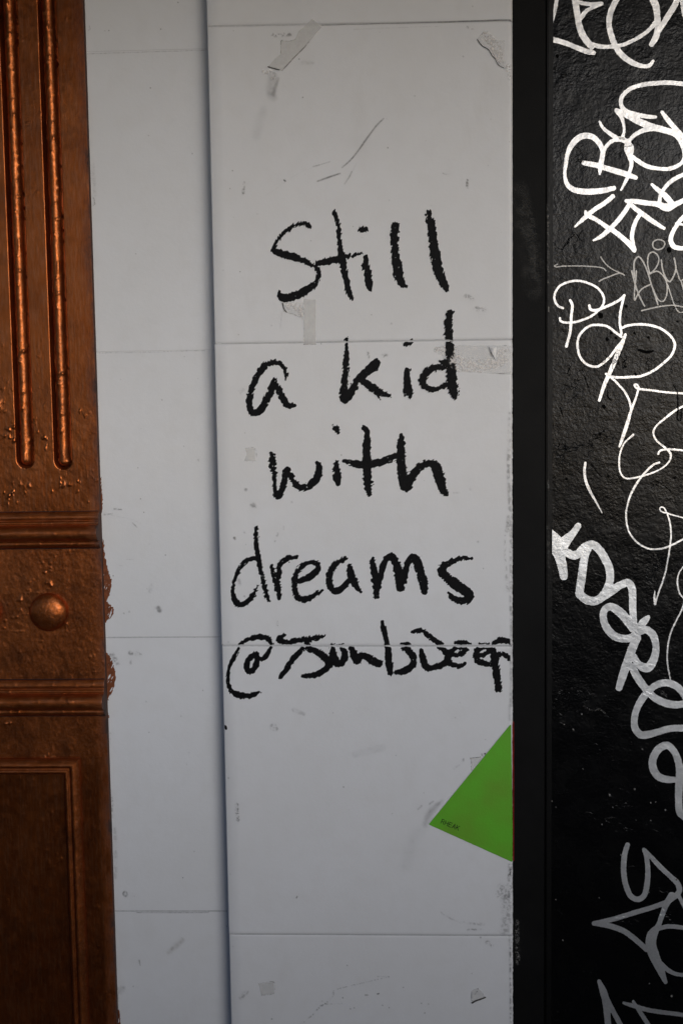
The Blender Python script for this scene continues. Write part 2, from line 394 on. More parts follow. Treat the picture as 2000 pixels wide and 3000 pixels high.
# ------------------------------------------------------------------ white pier carrying the handwriting
pier = thing('pier', (PX(1050, 1500), 0, 0), 'white painted pier standing proud with big black handwriting on it', 'wall')
PJ = [zline((607, 76), (1490, 60), 0), zline((650, 1007), (1490, 995), 0), zline((650, 1891), (1500, 1893), 0), zline((670, 2737), (1495, 2741), 0)]
plev = [lambda x: ZT-.002]+PJ+[lambda x: 0.002]
def pier_panel(i):
    lo_f, hi_f = plev[i+1], plev[i]; gap = .0004; bev = .0008; off = (0, .0002, -.0003, .0002, .0006)[i]
    zl = lo_f(0)+gap/2; zh = hi_f(0)-gap/2; n = max(20, int((zh-zl)/.0022))
    t_ = np.linspace(0, 1, n); z = zl+(zh-zl)*t_
    e = np.minimum(z-zl, zh-z); dy = np.where(e < bev, (1-np.sqrt(np.clip(1-(1-e/bev)**2, 0, 1)))*bev, 0)
    zl2 = np.concatenate([[zl], z, [zh]]); dy2 = np.concatenate([[.02], dy, [.02]])
    r = .0065; ang = np.linspace(0, math.pi/2, 9)
    prof = [(XE+off, .033), (XE+off, .0020), (XE+off+.0005, .0007), (XE+off+.0018, 0)]+[(x, 0) for x in np.linspace(XE+.02, XR-r-.004, 10)]
    prof += [(XR-r+r*math.sin(a), r-r*math.cos(a)) for a in ang]+[(XR, .034)]
    prof = np.array(prof); rows = []
    nz = fbm(zl2*260, zl2*0+3.3, 4)-.5; nz2 = fbm(zl2*900, zl2*0+9.3, 2)-.5
    wear = np.clip((1.78-zl2)/.25, 0, 1)*.8+.25 
    for k, (zz, d_) in enumerate(zip(zl2, dy2)):
        x = prof[:, 0].copy(); y = prof[:, 1].copy()
        c = np.clip((x-(XR-.009))/.009, 0, 1)
        x = x-c*wear[k]*(.0016*(nz[k]+.35)+.0009*nz2[k]); y = y+c*(1-c)*wear[k]*.0022*(nz[k]+nz2[k])
        y = np.maximum(y, 0)+d_*(prof[:, 1] < .03)
        rows.append(np.stack([x, y, zz+ (lo_f(0)*0) + (hi_f(x)-hi_f(0))*np.clip((zz-zl)/(zh-zl), 0, 1)+(lo_f(x)-lo_f(0))*(1-np.clip((zz-zl)/(zh-zl), 0, 1))], -1))
    v = np.array(rows)
    o = mk('panel', v, gridfaces(len(zl2), len(prof), flip=True), M_pier, pier, smooth=True)
    return o
for i in range(5): pier_panel(i)
for g in PJ:
    x0, x1 = XE+.0025, XR-.0025
    mk('joint', [(x0, .0004, g(x0)-.001), (x1, .0004, g(x1)-.001), (x1, .0004, g(x1)+.0014), (x0, .0004, g(x0)+.0014)], [[0, 1, 2, 3]], M_joint, pier)

# ------------------------------------------------------------------ black door frame and black door
XJ = PX(1597, 1500, .012); XS = PX(1617, 1500, .010)
jm = thing('door_frame', (XR+.03, .012, 0), 'flat matte black door frame upright between the white pier and the tagged door', 'door frame')
box('upright', (XR+.0003, .012, .002), (XJ-.0008, .06, ZT-.002), M_jamb, jm, .0012)
box('edge_strip', (XJ+.0009, .0102, .002), (XS, .06, ZT-.002), M_jamb2, jm, .0014)
box('groove_filler', (XJ-.0012, .016, .002), (XJ+.0012, .055, ZT-.003), M_pit, jm)
YD = .048
dr = thing('door', (PX(2000, 1500, YD), YD, 0), 'glossy black door with thick bumpy paint covered in white and silver tags', 'door')
# panel as a slightly uneven sheet with a body
x0, x1 = XS-.012, XS+.62
gx = np.linspace(x0, x1, 160); gz = np.linspace(.004, ZT-.004, 560); GX, GZ = np.meshgrid(gx, gz, indexing='ij')
def relief(X, Z): return .0009*(fbm(X*38, Z*38, 3)-.5)+.0025*(fbm(X*6+9, Z*6, 2)-.5)
v = np.stack([GX, YD+relief(GX, GZ)*-1, GZ], -1)
mk('panel', v, gridfaces(160, 560), M_blk, dr, smooth=True)
box('core', (x0, YD+.004, .004), (x1, YD+.04, ZT-.004), M_pit, dr)
def tag_mark(strokes, mat, label, cell=1.7, ragged=.9, seed=0, lift=.0022, hole=0):
    X, Yp, G = field(strokes, cell, pad=4)
    n1 = fbm(X/4.0+seed*13.7, Yp/4.0+seed*7.1, 3); G = G+ragged*(n1-.45)*2
    if hole:
        n3 = vn(X/3+seed, Yp/3); G = np.maximum(G, (n3-(1.0-hole))*12)
    G = np.maximum(G, 1590-X)
    V, Fc = contour(X, Yp, G); LAY[0] += 1
    p_ = P(V[:, 0], V[:, 1], YD)
    p_[:, 1] = YD - relief(p_[:, 0], p_[:, 2]) - .00035 - .00005*(LAY[0] % 8)
    return mk('painted_tag', p_, [f[::-1] for f in Fc], mat, dr, smooth=True, label=label)
k1 = 520/1568; k4 = 520/1274
R1, R2, R3, R4 = tr(1480, 0, k1), tr(1480, 680, k1), tr(1480, 1360, k1), tr(1480, 2040, k4)
def W(pts, r): return [(p[0], p[1], r) for p in pts]
tag_mark(R1([[(455,-20,16),(440,60,17),(428,130,11),(416,210,4)],
 [(380,345,25),(450,358,24),(540,385,22),(640,425,22),(720,455,24),(775,465,20)],
 [(608,-20,28),(620,60,28),(635,150,26),(650,230,28),(680,310,30),(730,380,28),(760,420,20)],
 [(620,15,16),(700,35,18),(770,40,18),(845,35,18)], [(845,40,12),(780,65,14),(710,100,18),(660,165,20)],
 [(730,385,22),(830,410,20),(920,414,18),(1020,400,17),(1110,365,16),(1200,315,17),(1270,260,17),(1330,190,20)],
 [(990,-20,24),(945,60,26),(918,140,26),(912,220,24),(930,310,26),(975,420,26),(1040,500,26),(1130,560,24),(1210,585,18),(1265,580,18),(1300,540,12)],
 [(1295,-20,34),(1325,60,32),(1335,130,28),(1340,200,28),(1338,280,26),(1320,340,28),(1285,395,22)],
 [(1345,280,24),(1390,210,24),(1440,130,26),(1490,50,26),(1525,-30,24)], [(1548,-20,14),(1558,60,14),(1572,150,10),(1600,210,10)]]),
 M_tag, 'broad silver letters cut off at the top of the door', seed=1)
tag_mark(R1([[(955,1662,20),(880,1680,24),(780,1692,26),(680,1692,26),(600,1675,24),(545,1630,20),(522,1550,15),(530,1450,17),(550,1350,19),(590,1270,25),(660,1210,27),(740,1200,26),(800,1235,24),(840,1290,22),(860,1350,16)],
 [(690,1440,20),(800,1460,24),(900,1490,24),(1000,1520,26),(1080,1545,24),(1148,1570,18)],
 [(830,1538,10),(838,1470,22),(850,1400,22),(865,1330,20),(900,1280,16),(950,1240,18),(1020,1230,24),(1075,1255,26)],
 [(1072,1280,22),(1068,1320,22),(1090,1380,20),(1110,1440,18),(1100,1500,16),(1070,1580,16),(1018,1680,8)], [(1085,1265,22),(1108,1300,22),(1105,1350,22),(1085,1365,20)],
 [(830,1075,10),(860,1130,14),(920,1180,18),(985,1222,20)], [(985,985,20),(1020,1030,18),(1042,1100,14),(1045,1160,12),(1030,1220,16)],
 [(1322,1035,14),(1250,1030,18),(1150,1012,22),(1060,985,24),(1018,920,18),(1030,850,18),(1100,785,18),(1200,750,20),(1330,735,20),(1450,732,20),(1600,748,20)],
 [(980,975,20),(1080,1020,28),(1180,1075,30),(1290,1120,30),(1400,1150,28),(1500,1180,28),(1590,1225,26)],
 [(1378,990,14),(1430,1060,22),(1490,1130,22),(1590,1240,24)],
 [(1090,1240,16),(1150,1185,18),(1240,1145,22),(1340,1140,20),(1440,1160,22),(1520,1210,24),(1565,1300,20),(1575,1390,16),(1540,1450,16),(1450,1490,18),(1350,1490,16),(1250,1470,20),(1170,1425,20),(1110,1380,18)]]),
 M_tag, 'white looping letters with a crossbar in the upper door', seed=2)
tag_mark(R1([[(945,1735,20),(880,1790,20),(800,1840,20),(730,1895,20),(680,1940,18),(612,2003,8)],
 [(705,1868,12),(720,1900,20),(800,1942,18),(900,2010,20),(960,2045,22),(1040,2110,22),(1100,2165,24),(1135,2215,18)],
 [(1137,2210,18),(1115,2120,18),(1120,2040,18),(1150,1950,18),(1188,1890,16)],
 [(1100,1790,18),(1050,1870,20),(980,1960,20),(900,2040,20),(840,2090,18),(775,2123,8)],
 [(1070,1775,16),(1140,1840,20),(1220,1900,22),(1310,1965,20),(1395,2018,14)],
 [(1065,1775,16),(1150,1780,22),(1250,1795,22),(1340,1805,24),(1400,1830,34),(1440,1830,34),(1500,1805,24),(1600,1755,20)],
 [(1288,1630,12),(1340,1675,20),(1400,1725,26),(1450,1780,26),(1480,1815,18)],
 [(1355,1800,16),(1365,1730,16),(1400,1665,16),(1450,1610,18),(1510,1570,18),(1600,1530,16)],
 [(1600,1880,16),(1530,1960,18),(1480,2040,18),(1455,2110,20),(1470,2165,22),(1510,2190,20),(1600,2195,18)], [(1500,1975,9),(1600,1992,9)]]),
 M_tag, 'white angular crossing strokes below the looping letters', seed=3)
tag_mark(R2([W([(1340,65),(1300,90),(1302,135),(1340,156),(1385,140),(1403,100),(1380,74),(1345,66)],6),
 W([(1112,342),(1130,420),(1160,520),(1200,610),(1225,655)],7), W([(1152,342),(1147,420),(1137,500),(1137,600),(1165,550),(1205,500),(1280,460)],6),
 W([(1135,400),(1132,270),(1170,218),(1210,260),(1250,350),(1280,450),(1310,540),(1342,642)],7),
 W([(1270,370),(1252,280),(1262,200),(1302,177),(1345,215),(1345,275),(1310,335),(1272,368),(1335,347),(1390,390),(1420,460),(1420,550),(1388,612),(1340,590),(1295,490)],6),
 W([(1372,248),(1385,340),(1420,420),(1450,436),(1480,390),(1500,320),(1486,232)],7), W([(1500,320),(1520,380),(1545,430),(1600,380)],6), W([(1545,430),(1575,530)],6),
 W([(1425,460),(1455,550),(1490,650),(1530,708),(1600,700)],5), W([(1198,695),(1280,675),(1380,655),(1480,648),(1600,668)],6)]),
 M_faint, 'thin faded grey letters ABY underlined', seed=4, ragged=.5, cell=1.5)
tag_mark(R2([W([(455,285),(432,298),(450,308),(520,300),(680,300),(800,308),(860,320),(885,342)],5), W([(838,220),(880,280),(940,328),(1000,358),(1048,382)],5), W([(1030,368),(990,366),(920,392),(860,415),(825,435)],6)]),
 M_faint, 'thin faded grey arrow with split head', seed=5, ragged=.4, cell=1.4)
tag_mark(R2([W([(505,672),(460,650),(430,590),(440,530),(480,475),(550,442),(640,430),(730,452),(810,495),(860,560),(866,620),(840,670),(760,740),(680,775),(600,797),(520,798),(485,785),(478,760)],10),
 W([(570,605),(588,650),(580,730),(575,820),(565,900),(535,1010)],12), W([(738,650),(750,685),(800,690),(870,665),(950,630),(1010,595),(1045,560)],12),
 W([(1045,560),(1025,640),(1010,720),(1007,800),(1020,900)],11),
 W([(1020,925),(960,880),(900,835),(820,820),(740,830),(675,880),(640,940),(635,1020),(655,1100),(710,1165),(790,1190),(850,1165),(920,1100),(980,1020),(1030,960)],10.5),
 [(1055,905,12),(1020,1000,18),(985,1080,19),(950,1170,19),(910,1260,18),(870,1350,16),(825,1488,12)],
 W([(1020,850),(1080,825),(1180,815),(1280,825),(1370,855),(1440,905),(1485,965),(1490,1020),(1460,1090),(1400,1150),(1310,1220),(1200,1270),(1100,1280),(1000,1285),(930,1275),(885,1253)],11),
 W([(910,1270),(980,1330),(1050,1410),(1090,1490),(1105,1560)],9.5)]),
 M_tag, 'round white marker letters P O R in one looping line', seed=6, ragged=.6, cell=1.5)
tag_mark(R2([W([(1180,1388),(1160,1350),(1135,1350),(1150,1375),(1180,1385),(1300,1400),(1420,1415),(1600,1428)],9),
 [(1170,1385,9),(1150,1460,9),(1105,1580,12),(1070,1700,16),(1030,1820,14),(1005,1893,10)],
 [(1600,1520,8),(1490,1580,10),(1400,1650,9),(1330,1710,8),(1303,1770,8),(1330,1840,8),(1400,1900,9),(1450,1950,10),(1450,2010,8),(1400,2070,7),(1320,2115,7),(1220,2150,8),(1110,2175,7),(1050,2170,7),(1010,2120,7),(1000,2040,8),(1010,1950,7),(1050,1860,7),(1125,1790,9)],
 W([(1345,1960),(1365,1930),(1440,1918),(1600,1932)],9)]),
 M_tag, 'thin white curling line ending in a hook below the round letters', seed=7, ragged=.6, cell=1.5)
tag_mark(R3([[(1355,-15,9),(1300,8,9),(1215,90,9),(1150,180,10),(1095,290,9),(1070,380,7),(1062,450,8),(1072,540,7),(1095,610,7),(1160,690,8),(1250,742,8),(1340,750,8),(1440,725,8),(1600,645,8)],
 W([(1420,432),(1400,388),(1368,380),(1362,405),(1390,425),(1425,432),(1480,450),(1600,482)],6),
 W([(1425,430),(1450,520),(1460,620),(1450,720),(1430,850),(1400,990),(1350,1130),(1318,1238)],7), [(1316,1118,3),(1312,1180,9),(1318,1236,10)]]),
 M_tag, 'thin white open circle with a long downward arrow', seed=8, ragged=.6, cell=1.5)
tag_mark(R3([[(703,-12,10),(695,60,12),(705,140,12),(740,230,12),(790,320,9),(850,428,4)]]), M_tag, 'single short curved white stroke left of the open circle', seed=9, ragged=.5, cell=1.5)
tag_mark(R3([[(1600,860,6),(1530,960,6),(1515,1050,7),(1535,1140,7),(1575,1200,7),(1550,1290,7),(1500,1390,7),(1460,1480,7),(1435,1580,7),(1425,1680,7),(1430,1780,7),(1455,1905,6)]]), M_tag, 'hair thin white wavy line running down to the big silver letters', seed=10, ragged=.8, cell=1.4, hole=.1)
tag_mark(R3([[(640,545,28),(590,615,32),(520,690,50),(470,750,50)], [(385,600,34),(440,660,46),(500,740,50)], [(430,730,50),(470,800,46),(495,880,42),(508,950,38),(513,990,34)],
 [(540,780,36),(600,805,38),(650,785,38),(700,735,38),(770,712,38),(830,760,36),(880,840,36),(915,920,36),(922,1010,34),(905,1080,36),(870,1150,38),(800,1205,38),(720,1200,38),(655,1150,38)],
 [(650,1140,36),(665,1040,36),(680,930,36),(698,820,34),(730,750,28)],
 [(870,1170,30),(950,1110,36),(1010,1070,34),(1080,1048,34),(1115,1100,34),(1120,1200,32),(1122,1300,32),(1130,1400,30),(1135,1460,32)],
 [(1120,1450,34),(1050,1350,40),(980,1285,38),(920,1258,32),(872,1290,32),(862,1360,32),(890,1440,34),(950,1510,36),(1030,1540,34),(1110,1530,34),(1160,1480,34),(1210,1400,34),(1255,1352,20)],
 [(1180,1475,36),(1240,1462,34),(1300,1510,34),(1325,1600,30),(1315,1700,34),(1270,1785,40),(1220,1795,38),(1165,1760,32),(1130,1700,30)],
 [(1160,1530,36),(1120,1620,38),(1085,1720,38),(1050,1820,38),(1020,1910,34),(1000,1975,30)]]),
 M_chrome, 'fat silver letters stepping down to the right at mid door', seed=11, ragged=1.0, cell=2.0)
tag_mark(R3([[(1120,1790,34),(1150,1860,34),(1210,1950,34),(1300,2050,32),(1400,2105,34),(1510,2125,32),(1600,2110,30)],
 [(1590,2075,28),(1580,2050,28),(1530,1980,32),(1450,1935,32),(1370,1935,32),(1300,1970,30),(1220,2050,34),(1160,2150,30),(1135,2250,30),(1142,2330,32),(1185,2385,34),(1240,2390,34),(1340,2365,30),(1450,2335,30),(1600,2330,30)]]),
 M_chrome, 'silver looped letter e continuing below the fat letters', seed=12, ragged=1.0, cell=2.0)
tag_mark(R4([[(1290,870,26),(1248,830,26),(1240,740,26),(1243,640,28),(1248,560,28),(1240,480,26),(1210,400,24),(1160,352,26),(1100,375,28),(1058,440,28),(1055,510,28),(1090,570,28),(1150,595,26),(1220,598,20)]]),
 M_chrome, 'silver single loop with a long tail at the door edge', seed=13, ragged=.9, cell=2.0)
tag_mark(R4([[(872,1065,18),(850,1150,20),(845,1250,20),(860,1350,20),(895,1430,20),(950,1455,20),(995,1420,20),(1015,1330,20),(1018,1230,18),(1008,1150,16),(990,1098,13)],
 [(992,1098,13),(1040,1150,16),(1110,1225,18),(1180,1290,18),(1230,1340,20),(1245,1390,20),(1225,1425,20)],
 [(1225,1425,20),(1160,1470,18),(1060,1510,18),(960,1540,18),(860,1570,18),(760,1600,18),(632,1628,16)],
 [(632,1630,14),(740,1645,20),(840,1680,20),(900,1720,20),(960,1770,20),(1010,1815,20)],
 [(1190,1430,28),(1150,1490,22),(1120,1570,18),(1090,1650,20),(1050,1710,36),(1040,1780,38),(1060,1850,38),(1090,1920,32),(1120,1990,24),(1145,2050,14)],
 [(1080,1670,16),(1150,1650,16),(1210,1650,16),(1300,1664,14)], [(1240,1430,14),(1300,1545,14)], [(1100,1900,14),(1160,1960,16),(1220,1990,14),(1300,2000,14)]]),
 M_chrome, 'dull silver zigzag letters at the bottom of the door', seed=14, ragged=.8, cell=2.0)
tag_mark(R4([[(670,2045,14),(700,2120,26),(720,2200,26),(735,2370,22),(740,2440,22)], [(710,2130,16),(760,2240,18),(835,2380,18),(865,2440,18)]]),
 M_chrome, 'dull silver narrow peak at the bottom edge of the door', seed=15, ragged=.8, cell=2.0)
tag_mark(R4([[(848,2202,10),(920,2222,16),(1020,2250,16),(1150,2270,16),(1300,2287,14)], [(915,2190,10),(960,2260,16),(1030,2370,16),(1070,2440,16)]]),
 M_chrome, 'dull silver strokes branching at the lower corner of the door', seed=16, ragged=.8, cell=2.0)
# blisters and chipped pits in the door paint
pits = [(150,925,R1,0),(455,495,16),(1440,160,24,2),(835,735,26,2),(895,945,18,2),(930,890,14,2),(970,935,13,2),(1135,893,12,2),(1258,930,12,2),(865,1540,18,2),(830,1785,14,2),(1145,1255,14,2),(1515,790,10,2),(1470,885,10,2),(905,2155,12,2),(537,2180,10,2),(1060,655,14,2),(1060,1190,8,2),(1490,2170,9,2)]
for p_ in pits[1:]:
    T = R1 if len(p_) == 3 else R2
    st = T([[(p_[0], p_[1]-p_[2]*.2, p_[2]*.8), (p_[0]+p_[2]*.25, p_[1]+p_[2]*.35, p_[2]*.7)]])
    X, Yp, G = field(st, 1.4); G = G+(fbm(X/5, Yp/5)-.5)*3; V, Fc = contour(X, Yp, G); q = P(V[:, 0], V[:, 1], YD); q[:, 1] = YD-relief(q[:, 0], q[:, 2])-.0009
    mk('paint_pit', q, [f[::-1] for f in Fc], M_pit, dr)
st = R2([[(1170,1040,8),(1200,1050,10),(1250,1060,14),(1300,1050,8)],[(1480,1350,3),(1515,1420,3),(1520,1560,5),(1515,1650,5),(1545,1660,5),(1550,1560,5)],[(690,1255,3),(720,1340,4),(745,1430,3)],[(755,2045,3),(800,2110,4),(845,2160,3)],[(1320,2190,3),(1400,2240,4),(1460,2290,3)],[(480,1550,5),(500,1610,5)],[(900,1400,4),(905,1460,5),(930,1485,5)]])
X, Yp, G = field(st, 1.4); G = G+(fbm(X/5, Yp/5)-.5)*2.4; V, Fc = contour(X, Yp, G); q = P(V[:, 0], V[:, 1], YD); q[:, 1] = YD-relief(q[:, 0], q[:, 2])-.0010
mk('paint_cracks', q, [f[::-1] for f in Fc], M_pit, dr, kind='stuff')
sp_pts = [(545,127,5),(485,237,5),(420,200,3),(745,705,6),(748,712,4),(925,665,5),(1145,815,6),(830,1138,6),(1225,1315,6),(1025,1405,5),(1190,2150,7),(1040,890,4),(690,918,4),(768,795,3),(555,520,3),(1075,757,3),(1040,762,4),(980,378,4),(670,1445,3),(360,1458,3),(360,795,3),(330,752,4),(410,1750,4),(1030,2060,3)]
smear('paint_flecks', [(R4([[(x, y, r_), (x+1, y+2, r_)]]), .75, 2.0, .2, 3) for x, y, r_ in sp_pts]
 + [(R4([[(560,70,4),(600,95,5),(640,100,4),(680,95,4),(740,150,3)]]), .30, 4, .9, 4), (R4([[(710,880,2),(760,868,3),(790,875,2)]]), .2, 3, .6, 4), (R1([[(880,680,4)],[(985,270,6)],[(655,690,6)],[(1125,650,5)],[(530,812,5)]]), .25, 3, .3, 4)], M_dust, dr, YD-.0022, cell=1.5, kind='stuff')
# scuffs on the frame
def boxstroke(x0, y0, x1, y1, r): return [[(x0, y0, r), (x1, y1, r)]]
smear('scuff_marks', [(boxstroke(1520, 560, 1560, 850, 26), .05, 22, .8, 22), (boxstroke(1540, 620, 1575, 800, 20), .06, 16, .9, 9)], M_dust, jm, .012, kind='stuff')
smear('paint_flecks', [(boxstroke(1604, 600, 1605, 830, 3), .35, 3, 1, 4), (boxstroke(1604, 1410, 1606, 1430, 2), .5, 2, .8, 3), (boxstroke(1606, 900, 1606, 912, 1.5), .8, 1.5, .2, 3), (boxstroke(1604, 1540, 1607, 1660, 4), .18, 4, .9, 6)], M_dust, jm, .0102, kind='stuff')
smear('chalk_specks', [(boxstroke(1513, 2700, 1516, 2820, 6), .4, 5, 1, 3)], M_dust, jm, .012, kind='stuff')

# ------------------------------------------------------------------ handwriting on the pier
k = 900/1568; kc = 850/1568; ka = 700/1568
A, B, Cc, Dd, E = tr(700, 580, ka), tr(650, 880, kc), tr(650, 1200, kc), tr(630, 1500, k), tr(630, 1780, k)
def jgap(i):
    pa, pb = [((607,76),(1490,60)), ((650,1007),(1490,995)), ((650,1891),(1500,1893)), ((670,2737),(1495,2741))][i]
    return lambda x: pa[1]+(x-pa[0])*(pb[1]-pa[1])/(pb[0]-pa[0])
def clipj(i, half):
    g = jgap(i)
    def f(X, Y, G):
        n = fbm(X/9, X*0+i*3.1)-.5
        return np.maximum(G, half+n*6-np.abs(Y-g(X)))
    return f
letters = [
 ('S', 'Still', A([[(470,187,14),(430,170,17),(380,175,14),(330,200,13),(280,245,12),(245,290,11),(232,335,16)], [(230,345,20),(290,368,26),(360,388,25),(420,410,19),(485,440,13)], [(488,440,12),(518,475,15),(522,520,17),(490,570,21),(430,610,26),(370,640,29),(310,655,28),(268,640,18),(262,600,6)]])),
 ('t', 'Still', A([[(622,95,15),(645,150,14),(655,230,16),(662,320,18),(675,390,26),(688,470,21),(705,550,21),(720,620,19),(738,660,12)], [(518,425,19),(570,418,23),(640,405,21),(700,388,18),(760,376,14),(805,360,8)]])),
 ('i', 'Still', A([[(780,211,6),(810,208,20),(834,203,14)], [(830,388,16),(832,440,23),(845,500,24),(850,560,23),(860,602,15)]])),
 ('l', 'Still', A([[(1028,175,22),(1018,230,28),(1020,300,27),(1025,380,29),(1038,450,31),(1048,520,29),(1070,565,20),(1100,582,6)]])),
 ('l', 'Still', A([[(1243,97,20),(1255,150,27),(1268,230,31),(1275,310,31),(1290,390,35),(1308,480,33),(1335,550,30),(1365,600,18)]])),
 ('a', 'a', B([[(346,430,5),(346,390,11),(330,355,12),(290,335,15),(245,345,18),(205,385,18),(175,440,17),(155,500,17),(148,560,17),(160,600,18),(185,605,21),(215,585,23),(240,545,22),(262,500,20),(275,460,17),(287,430,12)], [(287,430,12),(305,480,17),(330,530,18),(352,563,18),(388,570,13)]])),
 ('k', 'kid', B([[(679,195,6),(668,215,10)], [(674,235,8),(672,300,14),(668,380,18),(662,450,21),(658,510,23),(658,540,20)], [(838,332,17),(820,355,26),(770,395,22),(735,430,20),(710,470,21),(685,520,20),(665,545,12)], [(735,420,14),(780,450,19),(830,485,21),(870,505,16),(898,513,12)], [(850,375,1.5),(800,390,6)], [(860,543,1.5),(830,500,9)]])),
 ('i', 'kid', B([[(988,240,10),(1010,232,17),(1022,213,5)], [(1034,235,3.5)], [(998,377,14),(998,430,19),(1005,480,24),(1016,515,13)], [(1000,385,5),(1020,375,3)], [(985,470,3),(988,515,2)]])),
 ('d', 'kid', B([[(1232,65,16),(1225,110,20),(1222,160,22),(1226,210,21)], [(1250,62,6),(1235,70,10)], [(1214,230,10),(1228,245,22),(1232,290,25),(1236,350,25),(1238,400,28),(1243,450,29),(1250,495,26),(1262,525,10)], [(1177,330,5),(1205,335,20),(1225,345,14)], [(1205,358,14),(1150,365,20),(1110,385,21),(1085,420,20),(1085,450,19),(1110,472,18),(1150,482,14),(1190,468,14),(1225,450,14)]])),
 ('w', 'with', Cc([[(274,243,16),(273,300,18),(283,360,12),(286,420,11),(300,465,20),(325,430,17),(340,370,17),(348,328,18),(370,355,15),(395,400,17),(430,422,18),(480,405,21),(518,360,21),(525,310,17),(515,287,12)]])),
 ('i', 'with', Cc([[(605,92,10),(618,105,18),(628,125,8)], [(638,133,3)], [(622,282,10),(618,320,19),(622,370,22),(628,400,14)]])),
 ('t', 'with', Cc([[(765,97,12),(785,125,17),(782,200,21),(782,280,23),(785,350,23),(790,410,23),(797,457,15)], [(655,275,8),(690,282,18),(740,297,20),(800,299,20),(860,282,19),(910,262,18),(948,245,14)]])),
 ('h', 'with', Cc([[(968,137,10),(967,180,21),(968,250,25),(972,330,27),(985,400,29),(995,425,20)], [(1000,415,26),(1020,380,20),(1050,330,22),(1090,298,22),(1120,290,18),(1150,303,26),(1170,350,29),(1185,400,26),(1200,445,20),(1217,460,8)]])),
 ('d', 'dreams', Dd([[(210,77,10),(208,120,12),(213,180,13),(222,240,14),(235,300,13),(248,360,13),(262,420,12),(274,453,9)], [(218,235,13),(180,240,11),(140,270,11),(110,320,10),(94,370,10),(92,420,11),(110,463,17),(140,470,17),(175,445,15),(200,415,12),(217,376,4)]])),
 ('r', 'dreams', Dd([[(290,278,10),(300,320,14),(318,370,18),(327,435,13)], [(325,330,16),(325,290,15),(345,255,14),(375,236,14),(417,228,8)]])),
 ('e', 'dreams', Dd([[(405,340,8),(440,348,17),(490,325,18),(525,290,15),(520,264,14),(480,258,13),(440,280,14),(412,320,12),(404,370,13),(414,420,15),(445,446,17),(490,435,14),(520,415,12),(546,400,5)]])),
 ('a', 'dreams', Dd([[(665,238,12),(620,262,16),(590,300,18),(581,350,18),(597,393,17),(630,403,17),(660,380,15),(680,350,12)], [(684,272,12),(690,310,19),(705,350,21),(725,388,14),(742,405,8)]])),
 ('m', 'dreams', Dd([[(803,240,12),(808,290,18),(820,350,21),(822,425,17)], [(832,380,16),(845,320,16),(865,255,16),(900,227,19),(925,270,21),(940,330,27),(945,388,21)], [(960,350,20),(975,285,18),(1000,232,17),(1030,252,23),(1050,320,23),(1065,380,22),(1070,412,15)]])),
 ('s', 'dreams', Dd([[(1306,238,7),(1260,235,13),(1200,256,17),(1155,295,21),(1190,340,25),(1240,380,27),(1285,410,25),(1298,437,20),(1262,455,19),(1215,442,16),(1190,412,6)]])),
 ('@', 'handle', E([[(288,190,12),(270,160,14),(220,150,14),(165,165,11),(125,188,8)], [(122,208,8),(98,250,10),(72,310,9),(66,370,10),(80,420,13),(115,445,17),(165,452,15),(205,441,12),(234,430,4)], [(212,235,15),(175,260,15),(162,300,15),(175,328,14),(200,315,15),(213,275,15),(212,240,15)], [(235,265,11),(262,245,13),(283,208,10)]])),
 ('s', 'handle', E([[(352,140,10),(325,162,15),(370,178,15),(430,165,14),(480,163,15),(530,151,13),(556,148,9)], [(465,175,14),(470,190,16)], [(445,212,15),(400,260,15),(365,310,15),(335,355,13)], [(470,212,12),(520,225,17),(570,265,21),(583,290,19),(550,325,16),(500,345,15),(448,350,10)]])),
 ('o', 'handle', E([[(600,207,14),(605,250,22),(622,283,21),(650,278,18),(662,230,17),(640,207,8)], [(597,190,6),(622,190,5)], [(635,188,4),(668,188,4)]])),
 ('u', 'handle', E([[(697,210,17),(712,250,22),(725,273,18),(750,245,17),(790,262,21),(828,285,21),(850,275,7)]])),
 ('l', 'handle', E([[(852,74,11),(858,110,15),(870,150,14),(878,188,15)], [(882,202,16),(885,260,21),(892,335,14)]])),
 ('s', 'handle', E([[(948,185,7),(985,190,15),(958,202,12),(990,225,17),(1013,260,19),(1003,300,19),(960,325,17),(920,330,12)]])),
 ('D', 'handle', E([[(1003,124,9),(1050,118,14),(1090,145,14),(1130,175,15),(1158,186,8)], [(1050,217,10),(1060,260,19),(1078,308,17),(1120,303,17),(1160,290,17),(1187,260,19),(1170,220,15),(1138,202,8)]])),
 ('e', 'handle', E([[(1190,237,16),(1240,240,14),(1278,215,14),(1250,205,12),(1215,215,14),(1190,260,17),(1205,290,15),(1245,298,13),(1276,285,8)], [(1228,180,10),(1265,178,12),(1302,184,5)]])),
 ('e', 'handle', E([[(1330,247,14),(1370,240,13),(1397,212,13),(1370,205,11),(1335,220,15),(1335,265,17),(1370,284,17),(1415,290,12)], [(1347,184,6),(1398,184,5)]])),
 ('p', 'handle', E([[(1418,184,8),(1450,168,16),(1490,172,15),(1506,182,10)], [(1418,210,14),(1425,260,21),(1432,320,21),(1440,380,18),(1445,420,17)], [(1430,240,13),(1470,238,13),(1495,255,13),(1508,268,8)]])),
]
